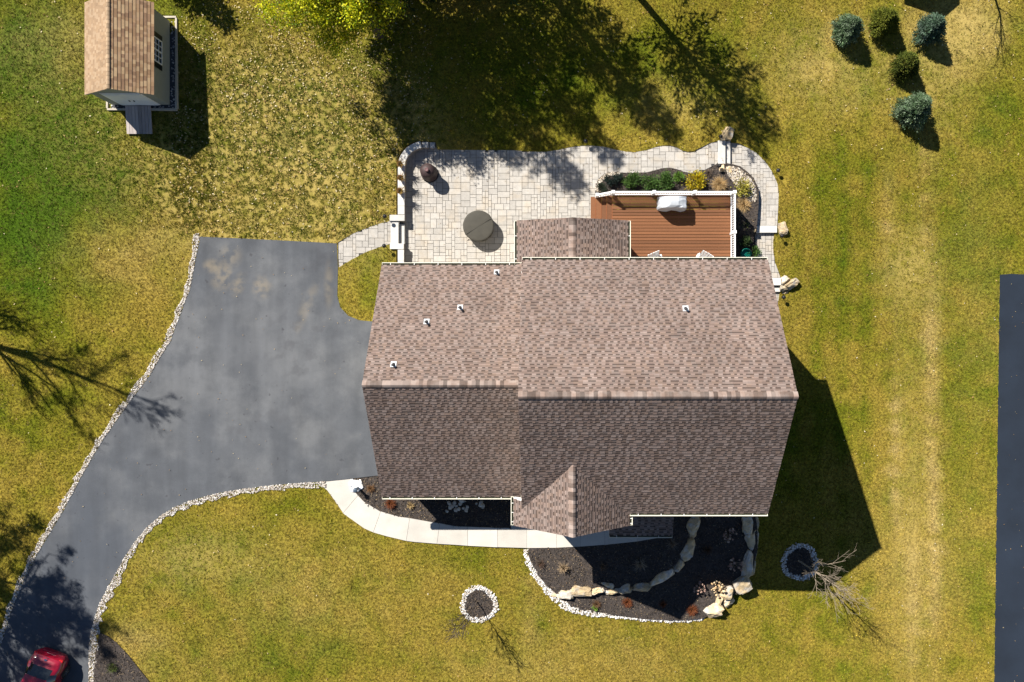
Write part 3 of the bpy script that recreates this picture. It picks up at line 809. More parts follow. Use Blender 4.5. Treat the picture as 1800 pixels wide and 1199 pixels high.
dv = np.column_stack([np.cos(a) * w, np.sin(a) * w, np.zeros(n * NB)])
T = B + np.column_stack([np.cos(ta) * lean, np.sin(ta) * lean, ht])
V = np.stack([B - dv, B + dv, T], 1).reshape(-1, 3)
cb = np.repeat(gc, NB, axis=0) * rng.uniform(.55, 1.5, (n * NB, 1))
sel = rng.rand(n * NB) < .03
cb[sel] = STRAW_C * rng.uniform(.6, 1.1, (sel.sum(), 1))
go = np_mesh('lawn_grass', V, np.arange(len(V)).reshape(-1, 3), cb, MT['grass'], None, 'stuff')
tag(go, 'short golden green grass blades of the lawn')

# fallen leaves caught in the lawn and on the paving
nl_ = 15000
lx = np.concatenate([rng.uniform(-30, 27, nl_), rng.uniform(-19, -6, 9000)]); ly = np.concatenate([rng.uniform(-19, 18, nl_), rng.uniform(4.6, 17, 9000)])
kk = np.ones(len(lx), bool)
for nm, poly, f in REG: kk &= ~inpoly(lx, ly, poly)
for h in HIDE: kk &= ~((lx > h[0]) & (lx < h[2]) & (ly > h[1]) & (ly < h[3]))
kk &= ~inpoly(lx, ly, shed_pad)
lx, ly = lx[kk], ly[kk]
_, lpz, lpx, lpy = lawn_col(lx, ly, fine=False)
topz = np.clip((330 - lpy) / 250, 0, 1) + np.clip((lpx - 1500) / 150, 0, .5) * .6
kk = rng.rand(len(lx)) < np.clip(.10 + .28 * lpz + .35 * topz, 0, 1) * np.clip(vnoise(lx, ly, 1.3, 61, 2) * 2.2 - .5, .05, 1)
lx, ly = lx[kk], ly[kk]; n = len(lx)
d = rng.normal(size=(n, 3)); d[:, 2] *= .2
V, F = cards(np.column_stack([lx, ly, gz(lx, ly) + .045]), rng.uniform(.05, .12, n), rng.uniform(.035, .075, n), d, flat=1.2)
lf = np_mesh('fallen_leaves', V, F, pal(n, [(.50, .38, .16), (.58, .47, .25), (.42, .29, .11), (.62, .54, .36), (.36, .22, .08)]), MT['plant'], None, 'stuff')
tag(lf, 'pale fallen leaves scattered over the lawn')
hp = []
for nm, poly, f in REG:
    k_ = {'driveway': 230, 'neighbour_drive': 90, 'patio_base': 60, 'back_base': 40, 'bed_lower': 160, 'bed_upper': 120, 'bed_front': 120, 'bed_deck': 60}.get(nm, 0)
    if not k_: continue
    xs = [p[0] for p in poly]; ys = [p[1] for p in poly]
    a_ = rng.uniform(min(xs), max(xs), k_ * 2); b_ = rng.uniform(min(ys), max(ys), k_ * 2)
    m_ = inpoly(a_, b_, poly)
    for h in HIDE: m_ &= ~((a_ > h[0]) & (a_ < h[2]) & (b_ > h[1]) & (b_ < h[3]))
    a_, b_ = a_[m_], b_[m_]
    hp.append(np.column_stack([a_, b_, f(a_, b_) + .05]))
hp = np.concatenate(hp); n = len(hp)
d = rng.normal(size=(n, 3)); d[:, 2] *= .15
V, F = cards(hp, rng.uniform(.03, .08, n), rng.uniform(.02, .05, n), d, flat=1.5)
lf2 = np_mesh('fallen_leaves', V, F, pal(n, [(.36, .26, .13), (.26, .17, .08), (.42, .34, .2), (.2, .12, .06)]), MT['plant'], None, 'stuff')
tag(lf2, 'stray dry leaves on the driveway, patio and mulch beds')

# ------------------------------------------------------------------ shingled roofs
BROWN = [(.170, .127, .109), (.158, .117, .101), (.147, .107, .091), (.179, .138, .121), (.167, .130, .115), (.162, .117, .096)]
def shingles(name, o, u, v, width, length, mat, parent, cols, expo=.157, wmin=.09, wmax=.21, dash=True, seed=1, gapc=.5):
    """real overlapping courses with laminated tabs; o = eave corner, u along the eave, v up the slope"""
    q = random.Random(seed)
    u = Vector(u).normalized(); v = Vector(v).normalized(); nn = u.cross(v)
    if nn.z < 0: nn = -nn
    o = Vector(o)
    mb = MB()
    def quad(a0, a1, b0, b1, h0, h1, col, front=True):
        p = [o + u * a0 + v * b0 + nn * h0, o + u * a1 + v * b0 + nn * h0, o + u * a1 + v * b1 + nn * h1, o + u * a0 + v * b1 + nn * h1]
        if front:
            p += [o + u * a0 + v * b0 + nn * (h0 - .014), o + u * a1 + v * b0 + nn * (h0 - .014)]
            mb.add(p, [(0, 1, 2, 3), (4, 5, 1, 0)], col)
        else:
            mb.add(p, [(0, 1, 2, 3)], col)
    nc = int(math.ceil(length / expo))
    drift = 0
    for i in range(nc):
        b0 = i * expo; b1 = min(length, b0 + expo + .03); bm = min(length, b0 + expo)
        a = -q.random() * .2; tab = q.random() < .5
        while a < width:
            w = q.uniform(wmin, wmax)
            a0, a1 = max(0, a), min(width, a + w)
            if a1 - a0 > .01:
                big = mnoise.noise((a0 * .5 + seed * 9, b0 * .5, seed)) * .10
                base = Vector(q.choice(cols)) * (q.uniform(.94, 1.06) + big * 1.2)
                if not dash:
                    quad(a0, a1, b0, b1, .022 + q.uniform(0, .004), .004, base)
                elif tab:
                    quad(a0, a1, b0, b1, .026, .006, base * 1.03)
                    # shadow-line granules under the butt of the tab above, lit butt edge painted pale
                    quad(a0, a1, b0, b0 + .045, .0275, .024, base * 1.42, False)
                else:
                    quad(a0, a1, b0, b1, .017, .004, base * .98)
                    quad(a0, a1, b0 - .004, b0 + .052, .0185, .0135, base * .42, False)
            a += w; tab = (not tab) if q.random() < .85 else tab
    ob = mb.build(name, mat, parent)
    ob['kind'] = 'stuff'
    return ob

def slab(mb, o, u, v, width, length, th):
    u = Vector(u).normalized(); v = Vector(v).normalized(); nn = u.cross(v)
    if nn.z < 0: nn = -nn
    o = Vector(o)
    M_ = Matrix((u, v, nn)).transposed()
    mb.box(o + u * width / 2 + v * length / 2 - nn * (th / 2), (width, length, th), M=M_)

def ridge_caps(p0, p1, dn_lit, dn_dark, parent, mat, step=.172, lw=.205, dw=.12, seed=3):
    """overlapping bent cap shingles along a ridge"""
    p0, p1 = Vector(p0), Vector(p1)
    d = (p1 - p0); L = d.length; d.normalize()
    dl, dd = Vector(dn_lit).normalized(), Vector(dn_dark).normalized()
    nl = d.cross(dl); nl = nl if nl.z > 0 else -nl
    nd = d.cross(dd); nd = nd if nd.z > 0 else -nd
    up = Vector((0, 0, 1))
    n = int(round(L / step)); st = L / n
    # one mesh shared by all the caps of this ridge
    mb = MB()
    a, b = Vector((0, 0, 0)), d * (st + .012)
    def sec(p, h):
        return [p + dl * lw + nl * (.034 + h), p + dl * .05 + nl * (.044 + h), p + up * (.046 + h), p + dd * .05 + nd * (.044 + h), p + dd * dw + nd * (.034 + h),
                p + dd * dw + nd * .002, p + up * .0, p + dl * lw + nl * .002]
    A = sec(a, .012); B = sec(b, .0)
    k = len(A)
    mb.add(A + B, [(i, (i + 1) % k, k + (i + 1) % k, k + i) for i in range(k)] + [list(range(k))[::-1], [k + i for i in range(k)]])
    me = mb.mesh('ridge_cap')
    for i in range(n):
        c = link('ridge_cap', me, mat, parent)
        c.location = p0 + d * (st * i)

def gutter(a, b, out, parent, hang=1.05, w=.125, up=0.0, seed=1):
    """open K-style trough from a to b just outside an eave; out = outward direction"""
    a, b = Vector(a), Vector(b); out = Vector(out).normalized()
    z = Vector((0, 0, 1)); d = (b - a).normalized(); L = (b - a).length
    base = a - z * .11
    mb = MB()
    def plate(c, so, sz):
        Mx = Matrix((d, out, z)).transposed()
        mb.box(c, (L, so, sz), M=Mx)
    mid = (a + b) / 2
    plate(mid + out * (w - .012) - z * .045, .024, .11)         # front lip
    plate(mid + out * .004 - z * .06, .008, .10)
    for e in (a, b):
        mb.box(e + out * (w / 2) - z * .055, (.012 if abs(d.x) > .5 else w, w if abs(d.x) > .5 else .012, .09))
    g = mb.build('gutter', MT['gutter'], parent)
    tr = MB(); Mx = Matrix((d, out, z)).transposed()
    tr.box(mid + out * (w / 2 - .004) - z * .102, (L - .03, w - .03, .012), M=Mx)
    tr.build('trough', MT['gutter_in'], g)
    n = max(2, int(round(L / hang)))
    hm = MB().box((0, 0, 0), (.026, w - .012, .008), M=Mx).mesh('hanger')
    for i in range(n):
        t = (i + .35) / n
        h = link('hanger', hm, MT['trim'], g)
        h.location = a + d * (L * t) + out * (w / 2) - z * .006
    return g

house = empty('house', (1, -3, 0))
tag(house, 'large house with brown shingled gable roofs and cream gutters', 'house')
bpy.context.view_layer.update()
class HP:                                   # house parts are built in world space, then kept in place under the empty
    pass
def keep(o, parent):
    o.parent = parent
    o.matrix_parent_inverse = Matrix.Translation(-parent.location) if parent is house else Matrix.Identity(4)
    return o

ZEm, ZRm = 6.4, 10.6          # main eave and ridge
ZEw, ZRw = 3.5, 7.49          # garage wing
XL, XR, YB, YF, YR = -1.19, 9.573, 2.93, -8.13, -2.667
WXL, WYB, WYF, WYR = -7.915, 2.93, -8.02, -2.45
SX0, SX1, SZE, SZR, SY = -1.52, 3.75, 3.4, 4.42, 5.06
GX0, GX1, GZE, GZR, GY = -1.545, 3.54, 6.28, 8.25, -8.7

# walls (siding on a stone base)
def wallbox(x0, x1, y0, y1, z0, z1, mat, name='wall'):
    o = MB().box(((x0 + x1) / 2, (y0 + y1) / 2, (z0 + z1) / 2), (x1 - x0, y1 - y0, z1 - z0)).build(name, mat)
    return keep(o, house)
def gablewall(pts, th, axis, mat):
    mb = MB()
    n = len(pts)
    d = Vector((th, 0, 0)) if axis == 'x' else Vector((0, th, 0))
    v0 = [Vector(p) for p in pts]; v1 = [p + d for p in v0]
    mb.add(v0 + v1, [list(range(n))[::-1], [n + i for i in range(n)]] + [(i, (i + 1) % n, n + (i + 1) % n, n + i) for i in range(n)])
    return keep(mb.build('gable_wall', mat), house)
mw = wallbox(-1.1, 9.28, -7.8, 2.76, .95, ZEm - .12, MT['siding'])
fw = wallbox(-1.06, 9.24, -7.76, 2.72, -3.6, .95, MT['stonewall'], 'foundation')
ww = wallbox(-7.6, -1.1, -7.7, 2.6, -.6, ZEw - .12, MT['siding'])
sw = wallbox(-1.2, 3.43, 2.76, 4.78, -.3, SZE - .1, MT['siding'])
ew = wallbox(-1.3, .2, -8.35, -7.8, -.5, GZE - .12, MT['siding'])
ew2 = wallbox(2.4, 3.4, -8.35, -7.8, -.5, GZE - .12, MT['siding'])
gablewall([(9.11, -7.8, ZEm - .13), (9.11, 2.76, ZEm - .13), (9.11, YR, ZRm - .35)], .17, 'x', MT['siding'])
gablewall([(-1.09, -7.8, ZEm - .13), (-1.09, 2.76, ZEm - .13), (-1.09, YR, ZRm - .35)], .15, 'x', MT['siding'])
gablewall([(-7.59, -7.7, ZEw - .13), (-7.59, 2.6, ZEw - .13), (-7.59, WYR, ZRw - .35)], .15, 'x', MT['siding'])
gablewall([(-1.3, -8.34, GZE - .13), (3.4, -8.34, GZE - .13), (1.07, -8.34, GZR - .3)], .15, 'y', MT['siding'])
gablewall([(-1.2, 4.62, SZE - .11), (3.43, 4.62, SZE - .11), (1.12, 4.62, SZR - .2)], .15, 'y', MT['siding'])

def house_window(c, w, h, nrm):
    nrm = Vector(nrm); sx = abs(nrm.y) > .5
    root = MB()
    def bx(dx, dz, ww, hh, dep, off):
        cc = Vector(c) + Vector(((dx if sx else 0), (0 if sx else dx), dz)) + nrm * off
        return cc, ((ww, dep, hh) if sx else (dep, ww, hh))
    for a in ((0, h / 2, w + .16, .08), (0, -h / 2, w + .16, .08), (-w / 2 - .04, 0, .08, h), (w / 2 + .04, 0, .08, h), (0, 0, w, .045), (0, 0, .03, h)):
        cc, s = bx(a[0], a[1], a[2], a[3], .06, .035); root.box(cc, s)
    wd = keep(root.build('window', MT['trim']), house)
    cc, s = bx(0, 0, w, h, .02, .015)
    MB().box(cc, s).build('pane', MT['glass'], wd)
    return wd
for xx in (0.2, 2.4): house_window((xx, 4.78, 1.9), 1.1, 1.4, (0, 1, 0))
for xx in (5.0, 8.2): house_window((xx, 2.76, 2.6), 1.1, 1.4, (0, 1, 0))
for xx in (-6.2, -3.6): house_window((xx, 2.6, 2.0), 1.0, 1.2, (0, 1, 0))
for yy in (-6.0, -3.0, .4): house_window((9.28, yy, 2.7), 1.0, 1.4, (1, 0, 0))
for yy in (-5.0, -1.0): house_window((9.24, yy, -1.0), 1.0, 1.2, (1, 0, 0))
house_window((7.9, -7.8, 2.6), 1.6, 1.5, (0, -1, 0))
for xx in (-6.0, -3.6): house_window((xx, -7.7, 2.1), 1.1, 1.4, (0, -1, 0))
for yy in (-5.4, -2.3, .6):
    gd = keep(MB().box((-7.63, yy, 1.78), (.06, 2.5, 2.15)).build('garage_door', MT['garage']), house)
    for k in range(4):
        MB().box((-7.665, yy, .98 + k * .53), (.02, 2.4, .46)).build('panel', MT['garage'], gd, bevel=.01)
fd = keep(MB().box((1.3, -7.835, 1.85), (1.0, .07, 2.1)).build('front_door', MT['shutter']), house)
MB().box((1.68, -7.89, 1.8), (.04, .05, .16)).build('handle', MT['chrome'], fd)
pd = keep(MB().box((6.6, 2.79, 2.1), (1.9, .06, 2.05)).build('patio_door', MT['trim']), house)
for xx in (6.15, 7.05): MB().box((xx, 2.825, 2.1), (.72, .02, 1.8)).build('pane', MT['glass'], pd)

def roof(planes, mat=MT['trim'], th=.12):
    mb = MB()
    for o, u, v, wd, L in planes: slab(mb, Vector(o), u, v, wd, L, th)
    return keep(mb.build('roof', mat), house)
def sl(y0, z0, y1, z1):
    return math.hypot(y1 - y0, z1 - z0)

# main roof
Lb = sl(YB, ZEm, YR, ZRm); Lf = sl(YF, ZEm, YR, ZRm)
vb = Vector((0, YR - YB, ZRm - ZEm)); vf = Vector((0, YR - YF, ZRm - ZEm))
PB = (Vector((XL, YB, ZEm)), (1, 0, 0), vb, XR - XL, Lb); PF = (Vector((XL, YF, ZEm)), (1, 0, 0), vf, XR - XL, Lf)
rm = roof([PB, PF]); tag(rm, 'main gable roof')
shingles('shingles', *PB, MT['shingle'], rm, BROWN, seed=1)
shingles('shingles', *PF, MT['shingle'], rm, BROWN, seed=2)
ridge_caps((XL, YR, ZRm), (XR, YR, ZRm), -vb, -vf, rm, MT['ridge'])
# garage wing
vbw = Vector((0, WYR - WYB, ZRw - ZEw)); vfw = Vector((0, WYR - WYF, ZRw - ZEw))
PBw = (Vector((WXL, WYB, ZEw)), (1, 0, 0), vbw, XL - .02 - WXL + .12, vbw.length); PFw = (Vector((WXL, WYF, ZEw)), (1, 0, 0), vfw, XL - .02 - WXL + .12, vfw.length)
rw = roof([PBw, PFw]); tag(rw, 'lower garage wing roof')
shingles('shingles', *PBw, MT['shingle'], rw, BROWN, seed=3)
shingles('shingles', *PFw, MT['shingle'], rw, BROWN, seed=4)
ridge_caps((WXL, WYR, ZRw), (XL - .02, WYR, ZRw), -vbw, -vfw, rw, MT['ridge'], seed=5)
# sunroom gable behind
sxc = (SX0 + SX1) / 2
vl = Vector((sxc - SX0, 0, SZR - SZE)); vr = Vector((sxc - SX1, 0, SZR - SZE))
PL = (Vector((SX0, SY, SZE)), (0, -1, 0), vl, SY - 2.78, vl.length); PR = (Vector((SX1, SY, SZE)), (0, -1, 0), vr, SY - 2.78, vr.length)
rs_ = roof([PL, PR], th=.1); tag(rs_, 'sunroom gable roof')
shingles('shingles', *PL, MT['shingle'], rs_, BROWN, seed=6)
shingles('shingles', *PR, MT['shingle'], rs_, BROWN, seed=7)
ridge_caps((sxc, SY, SZR), (sxc, 2.8, SZR), -vl, -vr, rs_, MT['ridge'], seed=6)
# entry gable in front
gxc = (GX0 + GX1) / 2
vgl = Vector((gxc - GX0, 0, GZR - GZE)); vgr = Vector((gxc - GX1, 0, GZR - GZE))
PGL = (Vector((GX0, GY, GZE)), (0, 1, 0), vgl, 3.4, vgl.length); PGR = (Vector((GX1, GY, GZE)), (0, 1, 0), vgr, 3.4, vgr.length)
rg = roof([(PGL[0], PGL[1], PGL[2], 1.25, PGL[4]), (PGR[0], PGR[1], PGR[2], 1.0, PGR[4])], th=.1); tag(rg, 'entry gable roof')
# the gable slopes stop where they meet the main slope (valleys)
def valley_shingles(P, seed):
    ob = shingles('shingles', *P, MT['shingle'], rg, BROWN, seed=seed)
    me = ob.data
    bm = bmesh.new(); bm.from_mesh(me)
    pitch = (ZRm - ZEm) / (YR - YF)
    kill = []
    for f in bm.faces:
        c = f.calc_center_median()
        zm = ZEm + (c.y - YF) * pitch
        if c.x > XL + .0 and zm > c.z + .06: kill.append(f)
        if c.x <= XL and c.y > -7.5: kill.append(f)
    bmesh.ops.delete(bm, geom=kill, context='FACES'); bm.to_mesh(me); bm.free()
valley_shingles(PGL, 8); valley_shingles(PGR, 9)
ridge_caps((gxc, GY, GZR), (gxc, -5.62, GZR), -vgl, -vgr, rg, MT['ridge'], seed=9)
# small porch roof in the shade
vp = Vector((0, 2.1, .75))
PP = (Vector((2.86, -9.93, 3.2)), (1, 0, 0), vp, 3.04, vp.length)
rp = roof([PP], th=.1); tag(rp, 'low porch roof')
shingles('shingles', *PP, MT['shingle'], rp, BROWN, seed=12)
for xx in (3.0, 5.75):
    keep(MB().box((xx, -9.75, 1.85), (.2, .2, 2.4)).build('porch_post', MT['trim']), house)
keep(MB().box((2.2, -8.52, .64), (7.3, 1.5, .16)).build('porch_floor', MT['concrete']), house)

def gkeep(g): return keep(g, house)
gkeep(gutter((XL + .03, YB, ZEm), (XR - .02, YB, ZEm), (0, 1, 0), None))
gkeep(gutter((GX1 + .01, YF, ZEm), (XR - .02, YF, ZEm), (0, -1, 0), None))
gkeep(gutter((WXL + .02, WYB, ZEw), (XL + .05, WYB, ZEw), (0, 1, 0), None))
gkeep(gutter((WXL + .02, WYF, ZEw), (GX0 - .03, WYF, ZEw), (0, -1, 0), None))
gkeep(gutter((SX0, 2.85, SZE), (SX0, SY - .02, SZE), (-1, 0, 0), None, hang=.95))
gkeep(gutter((SX1, 2.85, SZE), (SX1, SY - .02, SZE), (1, 0, 0), None, hang=1.1))
gkeep(gutter((GX0, GY + .02, GZE), (GX0, -7.45, GZE), (-1, 0, 0), None, hang=.4))
gkeep(gutter((GX1, GY + .02, GZE), (GX1, -8.25, GZE), (1, 0, 0), None, hang=.3))
gkeep(gutter((2.88, -9.93, 3.2), (5.88, -9.93, 3.2), (0, -1, 0), None))

def on_roof(px, py, y_e, z_e, y_r, z_r):
    z = z_e
    for _ in range(12):
        p = W(px, py, z)
        z = z_e + (p.y - y_e) / (y_r - y_e) * (z_r - z_e)
    return W(px, py, z)
for px, py, a, hh in ((873, 479, 0, .32), (809, 541, 0, .45), (750, 566, 0, .38), (692, 641, 0, .32), (1205, 543, 1, .3)):
    args = (YB, ZEm, YR, ZRm) if a else (WYB, ZEw, WYR, ZRw)
    p = on_roof(px, py, *args)
    sl_ = (args[3] - args[1]) / (args[2] - args[0])
    rot = Matrix.Rotation(math.atan(sl_), 3, 'X')
    vp_ = keep(MB().box(p + Vector((0, .02, .035)), (.25, .30, .012), M=rot).build('vent_flashing', MT['flash']), house)
    MB().tube([p, p + Vector((0, 0, hh))], .05, 12).tube([p, p + Vector((0, 0, .12))], [.09, .06], 12).build('vent_pipe', MT['pipe'], vp_)
keep(MB().box((1.05, 5.14, .98), (1.42, .42, .06)).build('door_canopy', MT['shutter']), house)

# ------------------------------------------------------------------ garden shed
shed = empty('garden_shed', (-20.43, 13.2, SH_Z))
tag(shed, 'garden shed with tan shingled roof and white double doors', 'shed')
def sk(o, parent=shed):
    o.parent = parent
    if parent is shed: o.matrix_parent_inverse = Matrix.Translation(-shed.location)
    return o
sx0, sx1, sy0, sy1 = -21.86, -19.0, 11.14, 15.32
sze, szr = 3.3, 4.28
mb = MB()
prof = [(sx0, sy0, SH_Z + .1), (sx1, sy0, SH_Z + .1), (sx1, sy0, sze + .02), ((sx0 + sx1) / 2, sy0, szr - .1), (sx0, sy0, sze + .02)]
n = len(prof); v1 = [(p[0], sy1, p[2]) for p in prof]
mb.add(prof + v1, [list(range(n)), [n + i for i in range(n)][::-1]] + [((i + 1) % n, i, n + i, n + (i + 1) % n) for i in range(n)])
sk(mb.build('wall', MT['shedwall']))
for k in range(6):                                                  # siding boards on the window side
    pass
exl, exr = -22.07, -18.79; exc = (exl + exr) / 2
va = Vector((exc - exl, 0, szr - sze)); vb_ = Vector((exc - exr, 0, szr - sze))
mb = MB()
PA = (Vector((exl, 11.05, sze)), (0, 1, 0), va, 4.4, va.length); PBs = (Vector((exr, 11.05, sze)), (0, 1, 0), vb_, 4.4, vb_.length)
for P in (PA, PBs): slab(mb, *P, .07)
sr = sk(mb.build('roof', MT['timber']))
TAN = [(.29, .185, .105), (.345, .235, .137), (.245, .153, .088), (.38, .265, .155), (.32, .21, .128), (.22, .136, .083)]
TANL = [(.50, .385, .27), (.56, .44, .32), (.46, .35, .25), (.59, .47, .35)]
shingles('shingles', *PA, MT['tanshingle'], sr, [(.285, .195, .12), (.32, .23, .15), (.255, .175, .11)], expo=.14, wmin=.08, wmax=.17, dash=False, seed=21)
shingles('shingles', *PBs, MT['tanshingle'], sr, TAN, expo=.155, wmin=.10, wmax=.26, dash=False, seed=22)
ridge_caps((exc, 11.05, szr), (exc, 15.45, szr), -va, -vb_, sr, M('tan_ridge', (.31, .22, .14), .95, var=.1, rnd=.12), lw=.10, dw=.05, step=.2)
for dx in (-.45, .45):
    d = sk(MB().box((-20.43 + dx, sy0 - .025, SH_Z + 1.08), (.88, .05, 1.86)).build('door', MT['door']))
    MB().box((-20.43 + dx, sy0 - .058, SH_Z + 1.5), (.66, .016, .7)).build('panel', MT['door'], d, bevel=.008)
    MB().box((-20.43 + dx, sy0 - .058, SH_Z + .6), (.66, .016, .7)).build('panel', MT['door'], d, bevel=.008)
    MB().box((-20.43 + dx * .25, sy0 - .075, SH_Z + 1.0), (.03, .04, .14)).build('handle', MT['black'], d)
for dx in (-.93, .93): sk(MB().box((-20.43 + dx, sy0 - .015, SH_Z + 1.1), (.09, .03, 1.95)).build('door_trim', MT['trim']))
sk(MB().box((-20.43, sy0 - .015, SH_Z + 2.06), (1.95, .03, .09)).build('door_trim', MT['trim']))
wy, wz = 13.4, SH_Z + 1.45
wdw = MB()
for a in ((0, .46, 1.16, .05), (0, -.46, 1.16, .05), (-.56, 0, .05, .9), (.56, 0, .05, .9), (0, 0, .06, .9), (-.28, 0, .02, .9), (.28, 0, .02, .9), (0, .15, 1.1, .02), (0, -.15, 1.1, .02)):
    wdw.box((sx1 + .03, wy + a[0], wz + a[1]), (.05, a[2], a[3]))
wo = sk(wdw.build('window', MT['trim']))
MB().box((sx1 + .012, wy, wz), (.018, 1.1, .9)).build('pane', MT['glass'], wo)
for s in (-1, 1):
    so = sk(MB().box((sx1 + .02, wy + s * .72, wz), (.04, .24, 1.0)).build('shutter', MT['shutter']))
fr = MB()
p = shed_pad; fx0, fy0, fx1, fy1 = p[0][0], p[2][1], p[1][0], p[0][1]
for c, s_ in (((fx0 + fx1) / 2, fy0), (fx1 - fx0, .09)), (((fx0 + fx1) / 2, fy1), (fx1 - fx0, .09)), ((fx0, (fy0 + fy1) / 2), (.09, fy1 - fy0 - .1)), ((fx1, (fy0 + fy1) / 2), (.09, fy1 - fy0 - .1)):
    b_ = tag(MB().box((c[0], c[1], SH_Z + .0), (s_[0], s_[1], .22)).build('pad_timber', MT['timber']), None)
    sk(b_)
gv = sk(MB().box(((fx0 + fx1) / 2, (fy0 + fy1) / 2, SH_Z - .08), (fx1 - fx0 - .1, fy1 - fy0 - .1, .2)).build('gravel_pad', MT['joint']))
N_ = 900
PPt = np.column_stack([rng.uniform(fx0 + .06, fx1 - .06, N_), rng.uniform(fy0 + .06, fy1 - .06, N_), np.full(N_, SH_Z + .025)])
PPt = PPt[~((PPt[:, 0] > sx0 - .02) & (PPt[:, 0] < sx1 + .02) & (PPt[:, 1] > sy0 - .02) & (PPt[:, 1] < sy1 + .02))]
gp_ = pebbles('pad_gravel', PPt, .04, [(.4, .38, .36), (.3, .29, .28), (.5, .48, .45)], None)
sk(gp_)
ramp = empty('shed_ramp', (-20.53, 10.4, SH_Z))
tag(ramp, 'grey plank ramp leading to the shed doors', 'ramp')
rx0, rx1 = -21.17, -19.89
mp_ = None
nP = 8; pw = (rx1 - rx0) / nP
for k in range(nP):
    b_ = MB(); cx = rx0 + pw * (k + .5)
    b_.bar((cx - ramp.location.x, 11.06 - ramp.location.y, .22), (cx - ramp.location.x, 9.69 - ramp.location.y, .05), pw - .012, .04)
    b_.build('plank', MT['greywood'], ramp)
for cx in (rx0 + .1, rx1 - .1):
    b_ = MB(); b_.bar((cx - ramp.location.x, 11.05 - ramp.location.y, .13), (cx - ramp.location.x, 9.8 - ramp.location.y, -.04), .06, .13); b_.build('stringer', MT['greywood'], ramp)

# ------------------------------------------------------------------ deck
DZ = 1.08
deck = empty('deck', (6, 4.5, 0))
tag(deck, 'orange brown composite deck with white railings', 'deck')
def dk_(o, parent=deck):
    o.parent = parent
    if parent is deck: o.matrix_parent_inverse = Matrix.Translation(-deck.location)
    return o
dx0, dx1, dy0, dy1 = 3.20, 9.22, 2.8, 6.72
bw = .158
yb = dy1 - bw / 2
k = 0
while yb > dy0:
    x0_ = dx0 if yb > 4.86 else 3.45
    dk_(MB().box(((x0_ + dx1) / 2, yb, DZ - .015), (dx1 - x0_, bw - .022, .03)).build('deck_board', MT['deck']))
    yb -= bw
MTd = M('deck_fascia', (.22, .075, .028), .7, var=.1)
dk_(MB().box(((dx0 + dx1) / 2, dy1 + .012, DZ - .15), (dx1 - dx0, .022, .28)).build('fascia', MTd))
dk_(MB().box((dx1 + .012, (dy0 + dy1) / 2, DZ - .15), (.022, dy1 - dy0 - .02, .28)).build('fascia', MTd))
for xx in (3.4, 6.2, 9.0):
    dk_(MB().box((xx, dy1 - .12, (DZ - .03 - .5) / 2), (.14, .14, DZ + .42)).build('support_post', MTd))
MB_ = MB()
for xx in np.arange(3.6, 9.2, .5): MB_.box((xx, (dy0 + dy1) / 2, DZ - .13), (.04, dy1 - dy0 - .1, .19))
dk_(MB_.build('joists', MTd))
# stairs down to the patio
xt = dx0
for k in range(4):
    zt = DZ - .2 * (k + 1); xw = .265
    dk_(MB().box((xt - xw / 2, (4.86 + dy1) / 2, zt - .015), (xw - .008, dy1 - 4.86 - .06, .03)).build('tread', MT['deck']))
    dk_(MB().box((xt - .012, (4.86 + dy1) / 2, zt + .08), (.02, dy1 - 4.86 - .08, .16)).build('riser', MTd))
    xt -= xw
# railings
RH = .82
def post(x, y, z, h):
    p_ = dk_(MB().box((x, y, z + h / 2), (.115, .115, h)).build('rail_post', MT['white']))
    MB().box((x, y, z + h + .015), (.175, .175, .05), taper=.8).build('post_cap', MT['white'], p_)
ry = dy1 - .06; rx = dx1 - .06
X_ = [W(1078, 335, DZ + RH).x, W(1150, 335, DZ + RH).x, W(1222, 335, DZ + RH).x, rx]
for xx in X_: post(xx, ry, DZ, RH + .05)
post(rx, W(1296, 408, DZ + RH).y, DZ, RH + .05)
xlow = W(1050, 340, DZ + RH - .75).x
post(xlow, ry, .28, RH + .05)
bal = MB().box((0, 0, 0), (.034, .034, RH - .13)).mesh('baluster')
def rail(a, b):
    a, b = Vector(a), Vector(b); d = (b - a); L = d.length
    dk_(MB().bar(a + Vector((0, 0, RH)), b + Vector((0, 0, RH)), .078, .06).build('top_rail', MT['white']))
    dk_(MB().bar(a + Vector((0, 0, .1)), b + Vector((0, 0, .1)), .06, .05).build('bottom_rail', MT['white']))
    n = int(L / .112)
    for i in range(n):
        t = (i + .5) / n
        q = link('baluster', bal, MT['white']); q.location = a + d * t + Vector((0, 0, .1 + (RH - .1) / 2)); q.parent = deck; q.location -= deck.location
for i in range(3): rail((X_[i] + .06, ry, DZ), (X_[i + 1] - .06, ry, DZ))
rail((xlow + .06, ry, .33), (X_[0] - .06, ry, DZ))
yp = W(1296, 408, DZ + RH).y
rail((rx, ry - .06, DZ), (rx, yp + .06, DZ)); rail((rx, yp - .06, DZ), (rx, 2.8, DZ))

